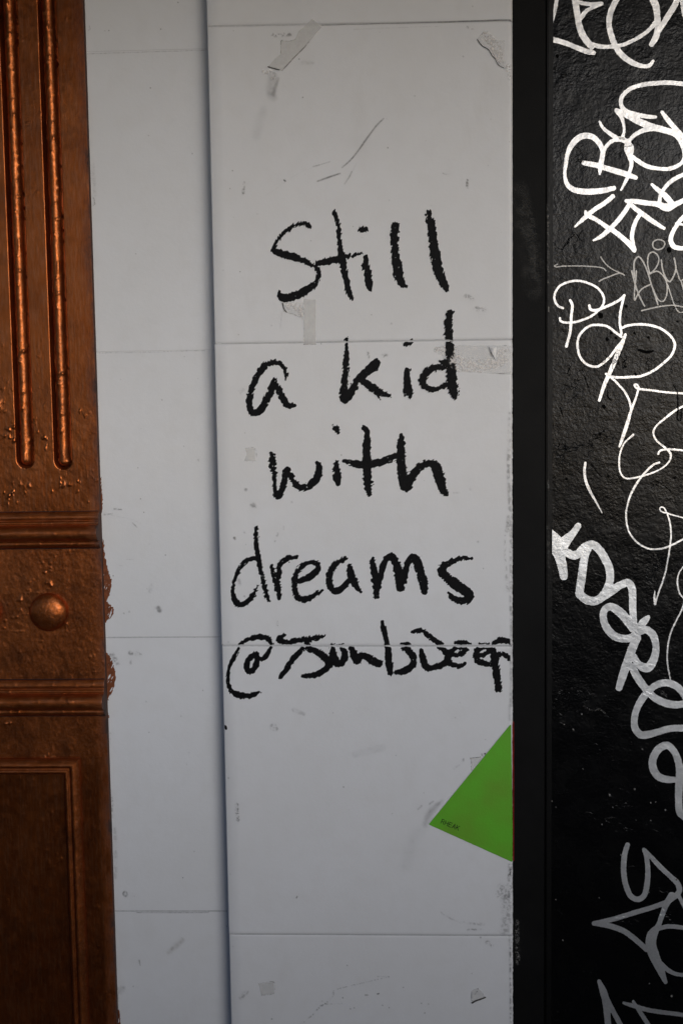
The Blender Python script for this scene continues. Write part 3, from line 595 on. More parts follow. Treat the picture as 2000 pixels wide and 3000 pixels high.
for i, (ch, wd, st) in enumerate(letters):
    kw = dict(ragged={'handle': 2.7, 'dreams': 3.3}.get(wd, 3.9), hole=.09, seed=i+1, drag={'Still': 1.25, 'a': 1.2, 'kid': .9, 'with': .5, 'dreams': .7, 'handle': 1.1}[wd])
    if wd == 'kid': kw['clip'] = clipj(1, 2.2)
    if wd == 'handle': kw['clip'] = clipj(2, 3.0)
    if wd == 'handle' and ch == 'p':
        c0 = clipj(2, 3.0); kw['clip'] = lambda X, Y, G: np.maximum(c0(X, Y, G), X-1494)
    dots = []
    if ch == 'i': nd = 1 if wd == 'Still' else 2; dots, st = st[:nd], st[nd:]
    lo_ = flat_mark('handwritten_letter', st, M_ink, pier, -.00105 if (ch, wd) == ('d', 'kid') else -.00015, cell=1.6, label='"%s" of "%s" in black marker' % (ch, {'handle': 'the bottom line starting with an at sign'}.get(wd, wd)), **kw)
    if dots: flat_mark('dot', dots[:1], M_ink, lo_, -.00015, cell=1.5, **kw)

# scratches, smudges, specks on the pier
q0 = tr(600, 0, 900/1568); q6 = tr(600, 2600, 920/1568); qg = tr(1150, 2050, 400/1568); z2 = tr(0, 1000, 1/2.24); z3 = tr(0, 2000, 1/2.24)
items = [
 (q0([[(912,605,2),(880,635,3),(860,660,3),(820,715,4),(785,765,3),(745,815,3),(700,855,2)]]), .55, 2.5, .35, 5),
 (q0([[(575,925,3),(630,905,4),(690,885,3)]]), .5, 2.5, .35, 5), (q0([[(750,875,2),(735,905,2.5),(712,940,1.5)]]), .45, 2, .3, 5), (q0([[(772,835,1),(755,870,1.5)]]), .2, 2, .3, 5),
 (q0([[(553,850,3),(590,840,1.5),(640,825,1)]]), .4, 2, .6, 4), (q0([[(640,822,1),(480,885,1),(310,1000,1)]]), .12, 2, .6, 4),
 (q0([[(404,919,3),(410,924,3)]]), .9, 2, .1, 5), (q0([[(1338,920,6),(1338,955,6)]]), .6, 4, .9, 4), (q0([[(1215,885,3),(1242,890,3)]]), .5, 3, .9, 3),
 (q0([[(200,930,4),(196,985,6)]]), .5, 4, 1, 4), (q0([[(350,180,10),(440,175,8)]]), .45, 8, 1, 4), (q0([[(1340,140,6),(1365,150,6)]]), .45, 5, 1, 4),
 (q0([[(345,390,22),(335,470,22),(350,500,16)]]), .20, 16, .5, 14), (q0([[(375,400,6),(350,480,8)]]), .22, 7, .3, 10), (q0([[(500,320,8),(550,320,8)]]), .14, 9, .6, 8),
 (q0([[(260,690,22),(300,560,16)]]), .07, 20, .4, 20), (q0([[(1070,490,3)]]), .4, 3, .2, 4), (q0([[(1317,288,4)]]), .3, 4, .3, 4), (q0([[(1445,845,1.5)]]), .9, 1.5, 0, 4),
 # along the top joint
 (q0([[(600,128,2),(820,122,2),(1160,114,2.5),(1400,106,3),(1540,102,3),(1560,108,3)]]), .62, 2.2, .25, 6), (q0([[(20,135,2),(430,128,2.5),(600,130,2)]]), .22, 2.5, .6, 5),
 (q0([[(760,150,2),(1060,138,2),(1200,135,2)]]), .15, 3, .8, 5),
 (B([[(0,233,2),(440,228,3),(1000,216,2),(1560,211,2)]]), .2, 2.6, .5, 6), (E([[(40,196,2),(700,197,2),(1500,194,2)]]), .30, 2.6, .5, 6),
 (q6([[(120,233,1.5),(700,236,1.5),(1530,241,2)]]), .34, 2.2, .4, 6), (q6([[(1310,210,4),(1385,210,4)]]), .4, 4, .9, 5), (q6([[(1170,120,2),(1260,170,4),(1390,185,6)]]), .28, 5, .9, 6),
 (q6([[(1375,250,4)]]), .7, 3, .4, 4), (q6([[(1410,275,10),(1430,290,8)]]), .4, 7, 1, 4), (q6([[(1500,20,24),(1510,150,26),(1495,210,22)]]), .26, 20, .9, 5), (q6([[(1522,250,6),(1524,400,6),(1526,680,5)]]), .45, 6, .8, 6),
 (q6([[(210,522,8),(180,552,8)]]), .3, 7, .9, 5), (q6([[(860,445,1.5),(920,445,1.5)]]), .5, 1.5, .8, 2.5), (q6([[(920,445,1.5),(850,462,1.5),(730,490,1.5),(660,508,1.8)]]), .55, 1.5, 1, 2.6),
 (q6([[(645,515,4),(635,545,4),(600,580,3),(572,598,4),(545,630,2.5),(495,672,2)]]), .5, 3, 1, 3), (q6([[(600,582,1.5),(690,580,1.5)]]), .5, 1.5, 1, 2.6),
 (q6([[(800,537,2),(812,537,2)]]), .8, 1.5, 0, 3), (q6([[(862,532,3),(868,530,3)]]), .9, 1.5, 0, 3), (q6([[(886,588,2)]]), .9, 1.5, 0, 3), (q6([[(919,600,2)]]), .9, 1.5, 0, 3), (q6([[(745,601,2)]]), .9, 1.5, 0, 3), (q6([[(726,606,2)]]), .9, 1.5, 0, 3), (q6([[(688,551,2.5)]]), .9, 1.5, 0, 3),
 (q6([[(990,499,2)]]), .9, 1.5, 0, 3), (q6([[(1080,578,2)]]), .9, 1.5, 0, 3), (q6([[(1115,582,2)]]), .8, 1.5, 0, 3), (q6([[(334,657,2.5)]]), .9, 1.5, 0, 3), (q6([[(461,45,2),(457,52,2)]]), .9, 1.5, 0, 3),
 (Cc([[(130,433,7)]]), .5, 6, .4, 6), (Cc([[(165,515,12),(180,522,8)]]), .4, 8, .9, 5), (Cc([[(378,500,5)]]), .25, 5, .3, 6), (Cc([[(1250,450,3),(1280,450,3)]]), .2, 4, .4, 6), (Cc([[(1340,430,6)]]), .15, 6, .4, 6),
 (B([[(536,235,2.5)]]), .8, 2, .2, 4), (B([[(790,285,6),(793,310,4)]]), .6, 4, 1, 3), (B([[(870,300,8),(890,295,6)]]), .5, 5, 1, 3), (B([[(915,125,5)]]), .25, 4, .3, 5), (B([[(268,136,4)]]), .4, 3, .6, 4), (B([[(90,185,3)]]), .5, 2, .3, 4), (B([[(325,60,1),(315,150,1)]]), .3, 2, .3, 5),
 (B([[(100,495,12),(130,470,8)]]), .12, 8, .9, 5), (B([[(1370,45,12),(1420,50,8)]]), .4, 8, 1, 3), (A([[(1490,645,14),(1535,660,10)]]), .3, 8, 1, 3), (A([[(985,15,5)]]), .2, 4, .3, 4), (A([[(120,105,2)]]), .8, 1.5, 0, 4), (A([[(472,281,3)]]), .6, 2, .2, 4),
 (Dd([[(98,132,5),(102,140,3)]]), .45, 4, .2, 5), (Dd([[(150,105,4)]]), .3, 4, .3, 5), (Dd([[(320,110,5),(305,150,4)]]), .3, 4, 1, 4), (Dd([[(350,70,1),(350,90,1)]]), .5, 2, .2, 4), (Dd([[(120,350,10),(128,372,6)]]), .22, 6, .7, 6), (Dd([[(1340,152,5)]]), .3, 4, .5, 4),
 (Dd([[(1492,20,6),(1490,90,8),(1482,95,4)]]), .35, 5, .7, 4), (Dd([[(1478,120,4),(1480,250,5),(1490,400,6)]]), .3, 6, 1, 5), (Dd([[(1508,0,7),(1508,520,7)]]), .30, 7, .8, 8), (Cc([[(1552,0,6),(1550,200,9),(1548,320,10),(1555,540,8)]]), .32, 8, .85, 9), (E([[(1510,0,6),(1508,500,7)]]), .30, 7, .6, 9),
 (E([[(320,70,6),(318,100,3)]]), .4, 5, 1, 4), (E([[(70,175,6)]]), .3, 5, 1, 4), (Dd([[(150,430,4)]]), .4, 4, .3, 4),
 (qg([[(1350,1890,26),(1350,2080,30),(1335,2180,34),(1310,2260,30)]]), .3, 8, .95, 4), (qg([[(1352,1950,10),(1330,2060,14)]]), .6, 6, .8, 5), (qg([[(1240,2140,30),(1220,2240,36)]]), .25, 12, 1, 4), (qg([[(1340,60,14),(1345,230,14)]]), .2, 8, .4, 9),
 (qg([[(465,1165,6),(420,1200,8)]]), .4, 4, .4, 4), (qg([[(560,1165,10),(480,1240,26),(410,1330,34),(370,1430,20)]]), .30, 16, .45, 10), (qg([[(330,1220,10),(290,1260,8)]]), .3, 4, .5, 5),
 (qg([[(360,1470,40),(230,1600,60),(160,1900,60)]]), .07, 24, .5, 16), (qg([[(810,680,8),(805,705,14)]]), .35, 5, .8, 4), (qg([[(760,750,10),(700,790,10)]]), .15, 6, .8, 5), (qg([[(1057,620,10)]]), .95, 2, .3, 4), (qg([[(1020,620,8),(1025,640,8)]]), .4, 3, .9, 3),
 (qg([[(715,205,6)]]), .4, 3, .3, 4), (qg([[(1063,456,4)]]), .6, 2, .1, 4), (qg([[(35,638,4)]]), .6, 2, .1, 4), (qg([[(355,1070,4)]]), .6, 2, .1, 4),
 (z3([[(1555,800,10),(1560,900,12)]]), .5, 6, 1, 3.2), (z3([[(1500,625,5)]]), .4, 3, .8, 3), (z3([[(1512,1255,2)]]), .5, 2, .2, 3), (z2([[(1540,1290,7)]]), .4, 5, .3, 5),
 ([[(800, 2130, 10), (808, 2133, 8)]], .3, 6, .9, 4), ([[(860, 2080, 6), (890, 2092, 5)]], .18, 6, .7, 6), ([[(1040, 2210, 10), (1120, 2190, 10)]], .08, 10, .5, 12),
]
smear('scuff_marks', items, M_grime, pier, 0.0, cell=1.8, kind='stuff')
flat_mark('ink_drip', z3([[(1478,282,4),(1482,292,8),(1484,302,8)]]), M_ink, pier, -.0001, cell=1.3, ragged=.5)

# smudges and brush marks on the recessed wall
items = [(z2([[(1040,1750,10),(1048,1765,12)]]), .65, 10, .5, 8), (z2([[(1020,1750,8)]]), .3, 8, .8, 5), (z2([[(1000,1600,10),(985,1640,8)]]), .22, 10, .8, 6), (z2([[(815,1785,5)]]), .4, 3, .9, 3),
 (z2([[(855,2045,12),(900,2050,10),(922,2057,10)]]), .38, 8, .9, 5), (z2([[(730,2060,18),(770,2110,14)]]), .38, 12, .95, 5), (z2([[(858,2095,4),(858,2115,6)]]), .3, 6, .8, 5), (z2([[(850,1775,6)]]), .3, 4, .9, 3),
 (z2([[(680,1140,3),(740,1130,2)]]), .4, 2.5, .7, 4), (z2([[(750,1100,4),(800,1105,4)]]), .45, 3, 1, 3), (z2([[(870,1190,3),(900,1220,2)]]), .5, 2.5, .6, 4), (z2([[(680,1130,2),(850,1165,2),(930,1195,1)]]), .16, 3, .8, 4),
 (z2([[(832,1432,1.5),(878,1432,1.5)]]), .6, 1.6, .6, 3), (z2([[(780,1470,1),(803,1474,1.5)]]), .4, 1.6, .4, 3), (z2([[(1300,780,8)]]), .3, 4, 1, 3), (z2([[(1064,384,2.5)]]), .9, 1.5, 0, 4), (z2([[(1207,688,3)]]), .5, 2, .2, 4), (z2([[(965,1625,2)]]), .8, 1.5, 0, 4), (z2([[(980,1330,5)]]), .15, 5, .5, 4), (z2([[(1300,245,2)]]), .8, 1.5, 0, 4), (z2([[(928,573,2)]]), .6, 1.5, 0, 4), (z2([[(792,250,3)]]), .3, 2, .4, 4),
 (z3([[(820,1370,5),(810,1385,5),(822,1402,5),(835,1388,5),(828,1372,4)]]), .5, 3.5, .6, 4), (z3([[(915,1822,4),(921,1855,2.5)]]), .45, 3, .3, 5), (z3([[(805,2005,16),(790,2030,12)]]), .25, 12, .6, 6), (z3([[(960,125,6)]]), .25, 4, .6, 4), (z3([[(1190,215,1.5),(1190,222,1.5)]]), .9, 1.5, 0, 4), (z3([[(1227,536,2)]]), .8, 1.5, 0, 4), (z3([[(1240,460,6)]]), .2, 4, .6, 4), (z3([[(1275,1108,4)]]), .35, 3, .3, 4), (z3([[(883,1402,2)]]), .7, 1.5, 0, 4),
 (z3([[(730,720,8),(738,800,6),(732,880,5)]]), .35, 7, .9, 5), (z3([[(755,950,8),(760,1140,10),(758,1280,8)]]), .18, 10, .9, 6), (z3([[(770,2000,6),(775,2200,5)]]), .4, 6, .7, 5), (z3([[(725,330,4),(727,420,4)]]), .2, 5, .9, 4),
 (tr(0,0,1/2.24)([[(615,1300,4),(622,1335,4),(612,1350,4)]]), .55, 3, .9, 3), (tr(0,0,1/2.24)([[(612,1080,8),(625,1280,10)]]), .14, 9, .8, 5), (tr(0,0,1/2.24)([[(988,577,3)]]), .9, 1.6, 0, 4), (tr(0,0,1/2.24)([[(716,201,3.5)]]), .7, 1.6, 0, 4), (tr(0,0,1/2.24)([[(690,202,2.5)]]), .5, 1.5, 0, 4), (tr(0,0,1/2.24)([[(976,889,2.5)]]), .6, 1.5, 0, 4), (tr(0,0,1/2.24)([[(1262,1008,3)]]), .6, 1.5, 0, 4), (tr(0,0,1/2.24)([[(1169,16,4)]]), .6, 1.6, 0, 4), (tr(0,0,1/2.24)([[(892,1665,2.5)]]), .7, 1.5, 0, 4), (tr(0,0,1/2.24)([[(587,170,2),(592,190,2),(582,200,2)]]), .3, 1.5, 0, 4),
 ([[(252,158,1),(400,153,1),(600,147,1)]], .35, 1.6, .6, 6), ([[(290,1034,1),(450,1031,1),(600,1027,1)]], .30, 1.6, .7, 5), ([[(400,2674,1),(560,2674,1),(612,2673,1)]], .5, 1.6, .5, 6), ([[(312,1868,1),(480,1867,1),(640,1866,1)]], .40, 1.6, .3, 6), ([[(336,2669,1),(664,2669,1)]], .45, 1.6, .3, 6)]
smear('scuff_marks', items, M_grime, lw, YL, cell=1.8, kind='stuff')
smear('ochre_smudge', [(z3([[(1195,1690,12),(1150,1730,14),(1110,1770,10)]]), .28, 14, .5, 9)], M_ochre, lw, YL, kind='stuff')
Z = 1/2.24
def brush(strokes, seed, rag=2.8):
    X, Yp, G = field(strokes, 1.4); ang = math.radians(-62)
    u = (X*math.cos(ang)+Yp*math.sin(ang)); v_ = (-X*math.sin(ang)+Yp*math.cos(ang))
    G = G+rag*(fbm(u/14+seed, v_/1.9+seed, 2)-.42)*2.2
    n = fbm(u/16+seed*2, v_/2.0, 2); G = np.where(X > 318+0*seed, np.maximum(G, (n-.68)*9), np.maximum(G, (n-.78)*9))
    V, Fc = contour(X, Yp, G)
    mk('brown_brush_mark', P(V[:, 0], V[:, 1], YL-.0003), [f[::-1] for f in Fc], M_smearbrown, lw)
brush(z2([[(678,1300,5),(680,1400,10),(690,1500,22),(700,1580,34),(695,1650,28),(690,1700,12)]]), 1)
brush(z2([[(690,1720,10),(700,1740,30),(715,1770,34),(705,1800,26),(692,1840,8)]]), 2, 3.4)
brush([[(312,1915,4),(318,1940,12),(324,1975,15),(326,2000,13),(318,2030,9),(316,2050,3)]], 3, 2.0)
brush([[(317,2093,2.5),(319,2102,2.5)]], 4, 1)
brush([[(296,1400,1.5),(298,1470,3),(297,1520,1.5)]], 5, 3)
brush([[(348,2960,3),(350,3010,5)]], 6, 2)

# ------------------------------------------------------------------ copper pilaster on the left
cz0 = 0.002
pil = thing('pilaster', (PX(100, 1500, YC), YC, 0), 'copper brown carved pilaster with fluting, round boss and framed lower panel', 'pilaster')
xl = PX(-260, 1500, YC)
xr = EDGE_X
def Zc(y, x=150): return PZ(x, y, YC)
def rough_h(X, Zz, amp=1.0, lump=1.0, seed=0):
    """thick repainted surface: drips, lumps and grit, in metres towards the viewer"""
    a = .0007*(fbm(X*90+seed, Zz*70+seed, 3)-.5)+.0004*(fbm(X*330, Zz*250+seed, 2)-.5)
    l = np.clip(fbm(X*150+seed*2+31, Zz*190+7, 3)-.66, 0, 1)*.009*np.clip((fbm(X*28+seed*5, Zz*28+3, 2)-.50)*5, 0, 1.2)
    return amp*a+lump*l
def sheet(name, x0, x1, z0, z1, hfun, mat, dx=.0011, dz=.0014, side=True, **kw):
    nx = int((x1-x0)/dx)+2; nz = int((z1-z0)/dz)+2
    X, Zz = np.meshgrid(np.linspace(x0, x1, nx), np.linspace(z0, z1, nz), indexing='ij')
    H = hfun(X, Zz); v = np.stack([X, YC-H, Zz], -1)
    if side:      # return the free right edge to the wall
        e = v[-1:].copy(); e[..., 1] = YL+.004; e1 = v[-1:].copy(); e1[..., 0] += .0006; e1[..., 1] += .0012; e[..., 0] += .0006
        v = np.concatenate([v, e1, e], 0); nx += 2
    return mk(name, v, gridfaces(nx, nz), mat, pil, smooth=True, **kw)
# flutes: x centres and half widths measured at photo row 1000
fl = [(PX(172.5+1, 1000, YC), 1375), (PX(62, 1000, YC), 1370), (PX(-50, 1000, YC), 1372), (PX(-162, 1000, YC), 1372)]
HW = 27*PXM*1.02; DEP = .0135
zt = ZT-.003
zM1t, zM1b = Zc(1499), Zc(1606); zM2t, zM2b = Zc(1990), Zc(2096)
def h_upper(X, Zz):
    H = np.zeros_like(X)
    for cx, ye in fl:
        ze = Zc(ye, 100)+HW
        dxn = np.abs(X-cx); d = np.where(Zz > ze, dxn, np.hypot(X-cx, Zz-ze))-HW
        d = d+.0006*(fbm(Zz*200+cx*50, X*60)-.5)
        H = np.minimum(H, -DEP*np.clip(-d/.0022, 0, 1)**.8)
    lum = np.clip((Zc(900)-Zz)/.2, .12, 1)
    return H+rough_h(X, Zz, .8, 1.0, 1)*lum
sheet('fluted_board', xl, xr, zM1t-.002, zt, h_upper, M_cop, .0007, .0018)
for cx, ye in fl:
    z0 = Zc(ye, 100)+.0035; n = int((zt-z0)/.0018); zz = np.linspace(z0, zt, n); th = np.linspace(-math.pi/2-.25, math.pi/2+.25, 17)
    ZZ, TH = np.meshgrid(zz, th, indexing='ij')
    tip = np.sqrt(np.clip(1-(1-np.clip((ZZ-z0)/.008, 0, 1))**2, 0, 1))
    nn = .0008*(fbm(ZZ*70+cx*90, TH*1.5+4, 3)-.5)+.0006*(fbm(ZZ*420, TH*5+cx*30, 2)-.5)+.012*np.clip(fbm(ZZ*130+cx*77, TH*2.2+9, 2)-.74, 0, 1)
    r = (.0086+nn)*tip+.0002
    v = np.stack([cx-.0006+r*.96*np.sin(TH), YC+.0095-r*1.2*np.cos(TH), ZZ], -1)
    mk('bead', v, gridfaces(n, 17, flip=True), M_copl, pil, smooth=True)
def moulding(ztop, zbot, seed):
    H_ = ztop-zbot
    # profile from top (t=0) to bottom (t=1): projection in metres
    pts = [(0, 0), (.00, .003), (.03, .0045), (.12, .0075), (.20, .0085), (.225, .0060), (.25, .0065), (.27, .0088), (.33, .0100), (.345, .0080), (.36, .0085)]
    for a in np.linspace(.15, math.pi*.98, 14): pts.append((.575-.215*math.cos(a), .0080+.0150*math.sin(a)**.85))
    pts += [(.79, .0065), (.81, .0065), (.83, .0095), (.92, .0085), (.95, .0060), (.99, .004), (1, 0)]
    t_ = np.array([p[0] for p in pts]); pr = np.array([p[1] for p in pts]); x = np.arange(xl, xr, .0018); x = np.append(x, xr)
    X, T_ = np.meshgrid(x, t_, indexing='ij'); PRr = np.tile(pr, (len(x), 1)); ZZ = ztop-T_*H_
    PRr = PRr+(PRr > .003)*(.0007*(fbm(X*100+seed, ZZ*100, 3)-.5)+.007*np.clip(fbm(X*150+seed*3, ZZ*150+2, 2)-.72, 0, 1))
    v = np.stack([X, YC-PRr-.0004, ZZ], -1)
    e1 = v[-1:].copy(); e1[..., 0] += .0003; e1[..., 1] += .0004; e2 = e1.copy(); e2[..., 1] += .0004; e = e1.copy(); e[..., 1] = YL+.002; v = np.concatenate([v, e1, e2, e], 0)
    mk('moulding', v, gridfaces(len(x)+3, len(pts), flip=True), M_coph, pil, smooth=True)
for zz_ in (zM1t, zM1b, zM2t, zM2b): box('shade_gap_line', (xl, YC-.0030, zz_-.0008), (xr-.0006, YC+.004, zz_+.0008), M_crev, pil, .0006)  # dark strips stand in for the shaded gaps along the moulding edges
moulding(zM1t, zM1b, 1); moulding(zM2t, zM2b, 5)
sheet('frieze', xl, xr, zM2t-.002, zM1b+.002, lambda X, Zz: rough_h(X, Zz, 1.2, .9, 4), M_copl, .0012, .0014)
def boss(px, py, seed, R=.0292):
    cx, cz = PX(px, py, YC), PZ(px, py, YC); th = np.linspace(0, math.pi/2, 22); ph = np.linspace(0, 2*math.pi, 61)[:-1]
    TH, PH = np.meshgrid(th, ph, indexing='ij'); nx_, nz_ = np.sin(TH)*np.cos(PH), np.sin(TH)*np.sin(PH)
    r = 1+.05*(fbm(nx_*3+seed, nz_*3, 3)-.5)+.03*(fbm(nx_*12+seed, nz_*12+5, 2)-.5)
    v = np.stack([cx+R*r*nx_, YC-.0005-.0165*r*np.cos(TH)**.8, cz+R*r*nz_], -1).reshape(-1, 3)
    q = []; n = 60
    for i in range(21):
        for j in range(n): q.append([i*n+j, i*n+(j+1) % n, (i+1)*n+(j+1) % n, (i+1)*n+j])
    mk('boss', v, q, M_copl, pil, smooth=True)
boss(145, 1792, 1); boss(-51, 1797, 2); boss(-247, 1800, 3)
# lower part: rails with a mitred frame round a sunk panel
zF = Zc(2219); xF = PX(246, 2500, YC)
def h_low(X, Zz):
    return rough_h(X, Zz, .9, .7, 8)
# frame profile as function of inward distance (metres) from outer edge
FP = [(0, .0), (.0007, .0030), (.0035, .0062), (.0075, .0098), (.0105, .0108), (.0125, .0100), (.0140, .0050), (.0165, .0040), (.0180, .0065), (.0205, .0078), (.0225, .0070), (.0245, .0020), (.0270, -.0020)]
fd = np.array([p[0] for p in FP]); fh = np.array([p[1] for p in FP])
def frame_rail(kind, seed):
    n = 700 if kind == 'stile' else 260
    if kind == 'stile':
        v = []
        for d_, h_ in FP:
            zz = np.linspace(.05, zF-d_, n); hh = h_+.0006*(fbm(zz*140+seed, zz*0+d_*300, 3)-.5)
            v.append(np.stack([np.full(n, xF-d_), YC-hh-.0003, zz], -1))
        return mk('frame_moulding', np.array(v), gridfaces(len(FP), n, flip=True), M_copl, pil, smooth=True)
    v = []
    for d_, h_ in FP:
        xx = np.linspace(xl, xF-d_, n); hh = h_+.0006*(fbm(xx*140+seed, xx*0+d_*300, 3)-.5)
        v.append(np.stack([xx, YC-hh-.0003, np.full(n, zF-d_)], -1))
    return mk('frame_moulding', np.array(v), gridfaces(len(FP), n), M_coph, pil, smooth=True)
frame_rail('stile', 3); frame_rail('rail', 9)
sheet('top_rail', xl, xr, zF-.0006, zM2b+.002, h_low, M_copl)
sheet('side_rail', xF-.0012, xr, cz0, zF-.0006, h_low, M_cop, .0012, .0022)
ip = .0262
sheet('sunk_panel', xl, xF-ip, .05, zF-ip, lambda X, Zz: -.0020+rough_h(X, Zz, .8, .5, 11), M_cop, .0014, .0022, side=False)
box('base_board', (xl, YC+.0006, cz0), (xF-.0002, YL, .05), M_cop, pil)

# ------------------------------------------------------------------ tape scraps and the sticker: things stuck on the pier
def pp(ox, oy, s, pts): return [(ox+x*s, oy+y*s) for x, y in pts]
s0 = 900/1568; s6 = 920/1568; sg = 400/1568
def scrap(name, pts, mat, label, edges=(), jag=1.0, seed=0, cat='tape', group='scraps of old clear tape on the pier', Y=-.0007, fold=None):
    c = P(*np.mean(np.array(pts), 0), Y); t_ = thing(name, tuple(c), label, cat, group)
    poly_patch('film', pts, mat, t_, Y, jag=jag, seed=seed)
    if edges:
        X, Yp, G = field([[(*p_, r) for p_, r in e] for e in edges], 1.3); G = G+(fbm(X/5+seed, Yp/5)-.45)*1.2; V, Fc = contour(X, Yp, G)
        mk('dirty_edge', P(V[:, 0], V[:, 1], Y-.00015), [f[::-1] for f in Fc], M_tedge, t_)
    return t_
def ed(ox, oy, s, pts, r=1.0): return [((ox+x*s, oy+y*s), r) for x, y in pts]
scrap('tape_scrap', pp(600, 0, s0, [(548,97),(594,140),(530,215),(395,362),(378,355),(322,340),(385,275),(390,208),(440,210),(462,200),(480,160)]), M_tapeold, 'long slanting torn tape scrap crossing the top joint',
      [ed(600,0,s0,[(530,215),(500,250),(450,300),(395,360)],.9), ed(600,0,s0,[(322,340),(350,348),(380,357)],1.5), ed(600,0,s0,[(388,272),(390,208),(425,211),(462,200)],.7), ed(600,0,s0,[(594,140),(575,122),(548,97)],.5)], seed=1)
scrap('tape_scrap', pp(600, 0, s0, [(1435,152),(1485,205),(1530,205),(1528,300),(1545,370),(1522,345),(1495,330),(1470,290),(1445,250),(1420,235),(1388,200)]), M_tapec, 'crinkled shiny tape scrap in the top right corner of the pier',
      [ed(600,0,s0,[(1388,200),(1412,232),(1445,252),(1465,285),(1480,300),(1495,330),(1522,345)],1.1), ed(600,0,s0,[(1388,200),(1410,175),(1435,152)],.5)], seed=2, jag=1.6)
sb = 850/1568
scrap('tape_scrap', pp(650, 880, sb, [(328,10),(441,10),(441,112),(425,92),(390,75),(350,65),(332,62)]), M_tapec, 'crinkled shiny tape scrap just under the big letter S', [ed(650,880,sb,[(328,15),(335,45),(350,65)],1.6), ed(650,880,sb,[(350,65),(390,76),(430,98)],.6)], seed=3, jag=1.4)
scrap('tape_scrap', pp(650, 880, sb, [(442,-8),(508,-6),(508,240),(442,240)]), M_tapeold, 'upright matt tape strip beneath the big letter S, ending at the joint', [ed(650,880,sb,[(442,238),(480,237),(509,238)],.7), ed(650,880,sb,[(442,150),(442,238)],.4)], seed=4, jag=.4)
t4 = scrap('tape_strip', pp(650, 880, sb, [(1150,255),(1200,246),(1240,243),(1562,243),(1560,402),(1480,396),(1350,388),(1245,386),(1205,345),(1190,300),(1140,275)]), M_tapec, 'wide clear tape strip over the letter d of kid reaching the pier edge', [ed(650,880,sb,[(1240,243),(1562,243)],.35), ed(650,880,sb,[(1460,394),(1520,396),(1562,385)],.8)], seed=5, jag=.9, group=None)
fa = P(*(650+1440*sb, 880+250*sb), -.0012); fb = P(650+1482*sb, 880+252*sb, -.0012); fc = P(650+1478*sb, 880+322*sb, -.0012); fd_ = P(650+1458*sb, 880+285*sb, -.0045)
mk('lifted_fold', [fa, fb, fc, fd_, P(650+1466*sb, 880+262*sb, -.0050)], [[0, 3, 4], [0, 4, 1], [4, 3, 2], [1, 4, 2]], tape_mat('fold_glint_tape', .95, (.9, .89, .88), .2, .0005, 200), t4)  # the fold's glint is put into its near-white colour
M_fleck = film('pale_residue_glints', (.86, .82, .79), .3)  # pale residue on the tape, with its highlights painted in as flecks
smear('residue_glint_flecks', [(B([[(1160,262,10),(1205,262,14)],[(1270,300,22),(1270,340,34),(1400,345,34),(1515,325,30)],[(1535,265,12),(1470,300,20)],[(1260,262,12),(1300,370,12)],[(1340,382,4),(1400,384,4)]]), .85, 7, 1, 4.5)], M_fleck, t4, -.0009, kind='stuff')
smear('residue_glint_flecks', [(q0([[(1432,175,18),(1480,240,26),(1505,310,16)]]), .8, 6, 1, 4), (B([[(360,30,16),(420,45,18),(430,85,8)]]), .75, 6, 1, 4), (q0([[(300,365,8),(345,375,12),(350,395,8)]]), .6, 5, 1, 4), (q0([[(1548,340,14),(1552,400,8)]]), .5, 5, 1, 4)], M_fleck, pier, -.0009, kind='stuff')
scrap('tape_scrap', pp(650, 1200, sb, [(127,208),(180,208),(180,278),(122,276),(134,240)]), M_tapeold, 'small square tape scrap left of the word with', [ed(650,1200,sb,[(127,209),(180,209),(180,278),(122,277)],.45)], seed=6, jag=1.0)
scrap('tape_scrap', pp(1150, 2050, sg, [(887,672),(1015,655),(1032,685),(915,815),(895,812),(900,710)]), M_tapeold, 'tiny tape scrap tucked against the green sticker', [ed(1150,2050,sg,[(887,672),(950,664),(1015,656)],.7), ed(1150,2050,sg,[(900,700),(895,812),(915,814)],.5)], seed=7, jag=.8, Y=-.0004)
scrap('tape_scrap', pp(600, 2600, s6, [(267,480),(344,472),(347,530),(282,540),(275,505)]), M_tapeold, 'small square tape scrap near the foot of the picture at left', [ed(600,2600,s6,[(267,480),(344,472),(347,530)],.6), ed(600,2600,s6,[(347,531),(282,540)],.6)], seed=8, jag=.9)
scrap('tape_scrap', pp(600, 2600, s6, [(1330,517),(1345,508),(1362,503),(1388,528),(1400,550),(1333,578),(1330,545)]), M_tapeold, 'crumpled tape scrap with dark lower edge near the foot of the picture at right', [ed(600,2600,s6,[(1333,577),(1350,567),(1385,555),(1399,549)],2.2), ed(600,2600,s6,[(1362,503),(1358,520),(1345,535)],.8), ed(600,2600,s6,[(1331,517),(1331,575)],.6)], seed=9, jag=.9)

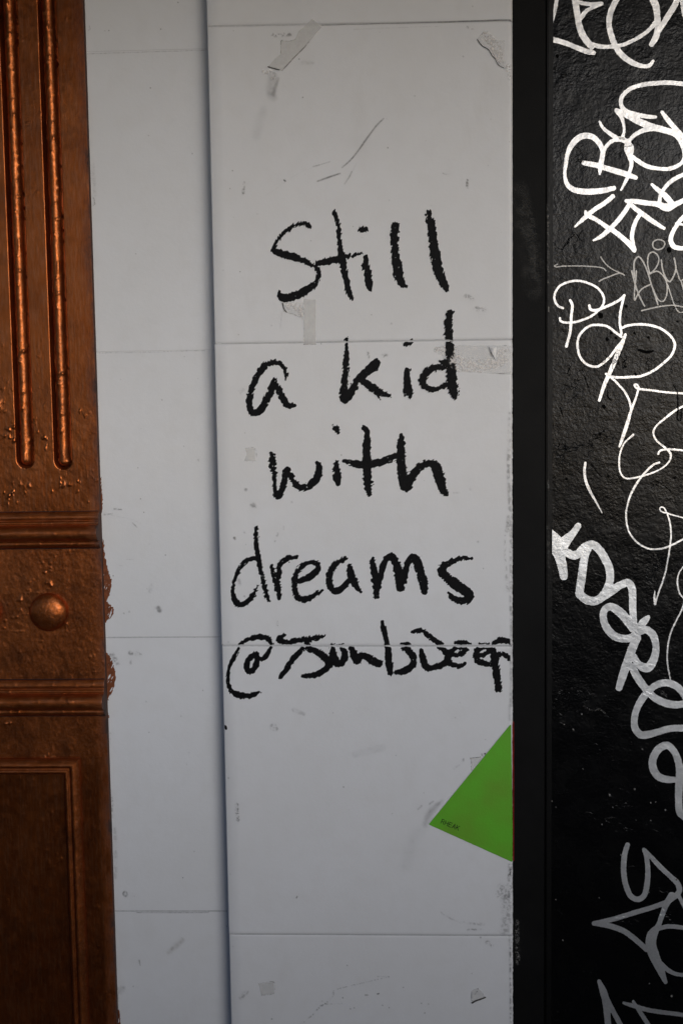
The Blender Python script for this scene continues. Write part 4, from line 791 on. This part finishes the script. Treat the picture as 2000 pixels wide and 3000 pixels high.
gt = thing('sticker', tuple(P(1400, 2330, -.0008)), 'bright green triangular sticker wrapped onto the pier edge, marked RHEAK', 'sticker')
poly_patch('green_face', pp(1150, 2050, sg, [(1358,278),(1335,302),(412,1433),(1372,1865),(1374,1500),(1366,900),(1360,500)]), M_green, gt, -.0009, jag=.35, cell=2.2)
# red rim that folds round the rounded corner of the pier
zz = np.linspace(PZ(1497, 2115), PZ(1501, 2523), 60); xa_ = np.linspace(PX(1496.0, 2120, 0), PX(1500, 2523, 0), 60)[::1]
v = []
for kx in range(6):
    a = .85+kx/5*.75
    xx = XR-.0055+.0062*math.sin(a)+.0002; yy = .0052-.0062*math.cos(a)-.0002
    v.append(np.stack([np.full(60, xx)+.0003*(fbm(zz*100, zz*0)-.5), np.full(60, yy), zz], -1))
mk('red_rim', np.array(v), gridfaces(6, 60), M_red, gt, smooth=True)
u = np.array([math.cos(math.radians(22.5)), math.sin(math.radians(22.5))]); w_ = np.array([math.sin(math.radians(22.5)), -math.cos(math.radians(22.5))])
L = {'R': [[(0,0),(0,1)], [(0,1),(.45,1),(.62,.88),(.62,.62),(.45,.5),(0,.5)], [(.38,.5),(.68,0)]], 'H': [[(0,0),(0,1)], [(.62,0),(.62,1)], [(0,.52),(.62,.52)]],
     'E': [[(0,0),(0,1)], [(0,1),(.6,1)], [(0,.52),(.55,.52)], [(0,0),(.62,0)]], 'A': [[(0,0),(.34,1)], [(.34,1),(.68,0)], [(.12,.34),(.56,.34)]], 'K': [[(0,0),(0,1)], [(.6,1),(0,.38)], [(.2,.58),(.64,0)]]}
sts = []
for i, ch in enumerate('RHEAK'):
    for s_ in L[ch]:
        pts = [(550, 1418)+u*(i*46+x*50)+w_*(y*50) for x, y in s_]
        for a_, b_ in zip(pts[:-1], pts[1:]): sts.append([(1150+a_[0]*sg, 2050+a_[1]*sg, 1.0), (1150+b_[0]*sg, 2050+b_[1]*sg, 1.0)])
X, Yp, G = field(sts, .8); V, Fc = contour(X, Yp, G)
mk('printed_word', P(V[:, 0], V[:, 1], -.0011), [f[::-1] for f in Fc], M_print, gt)
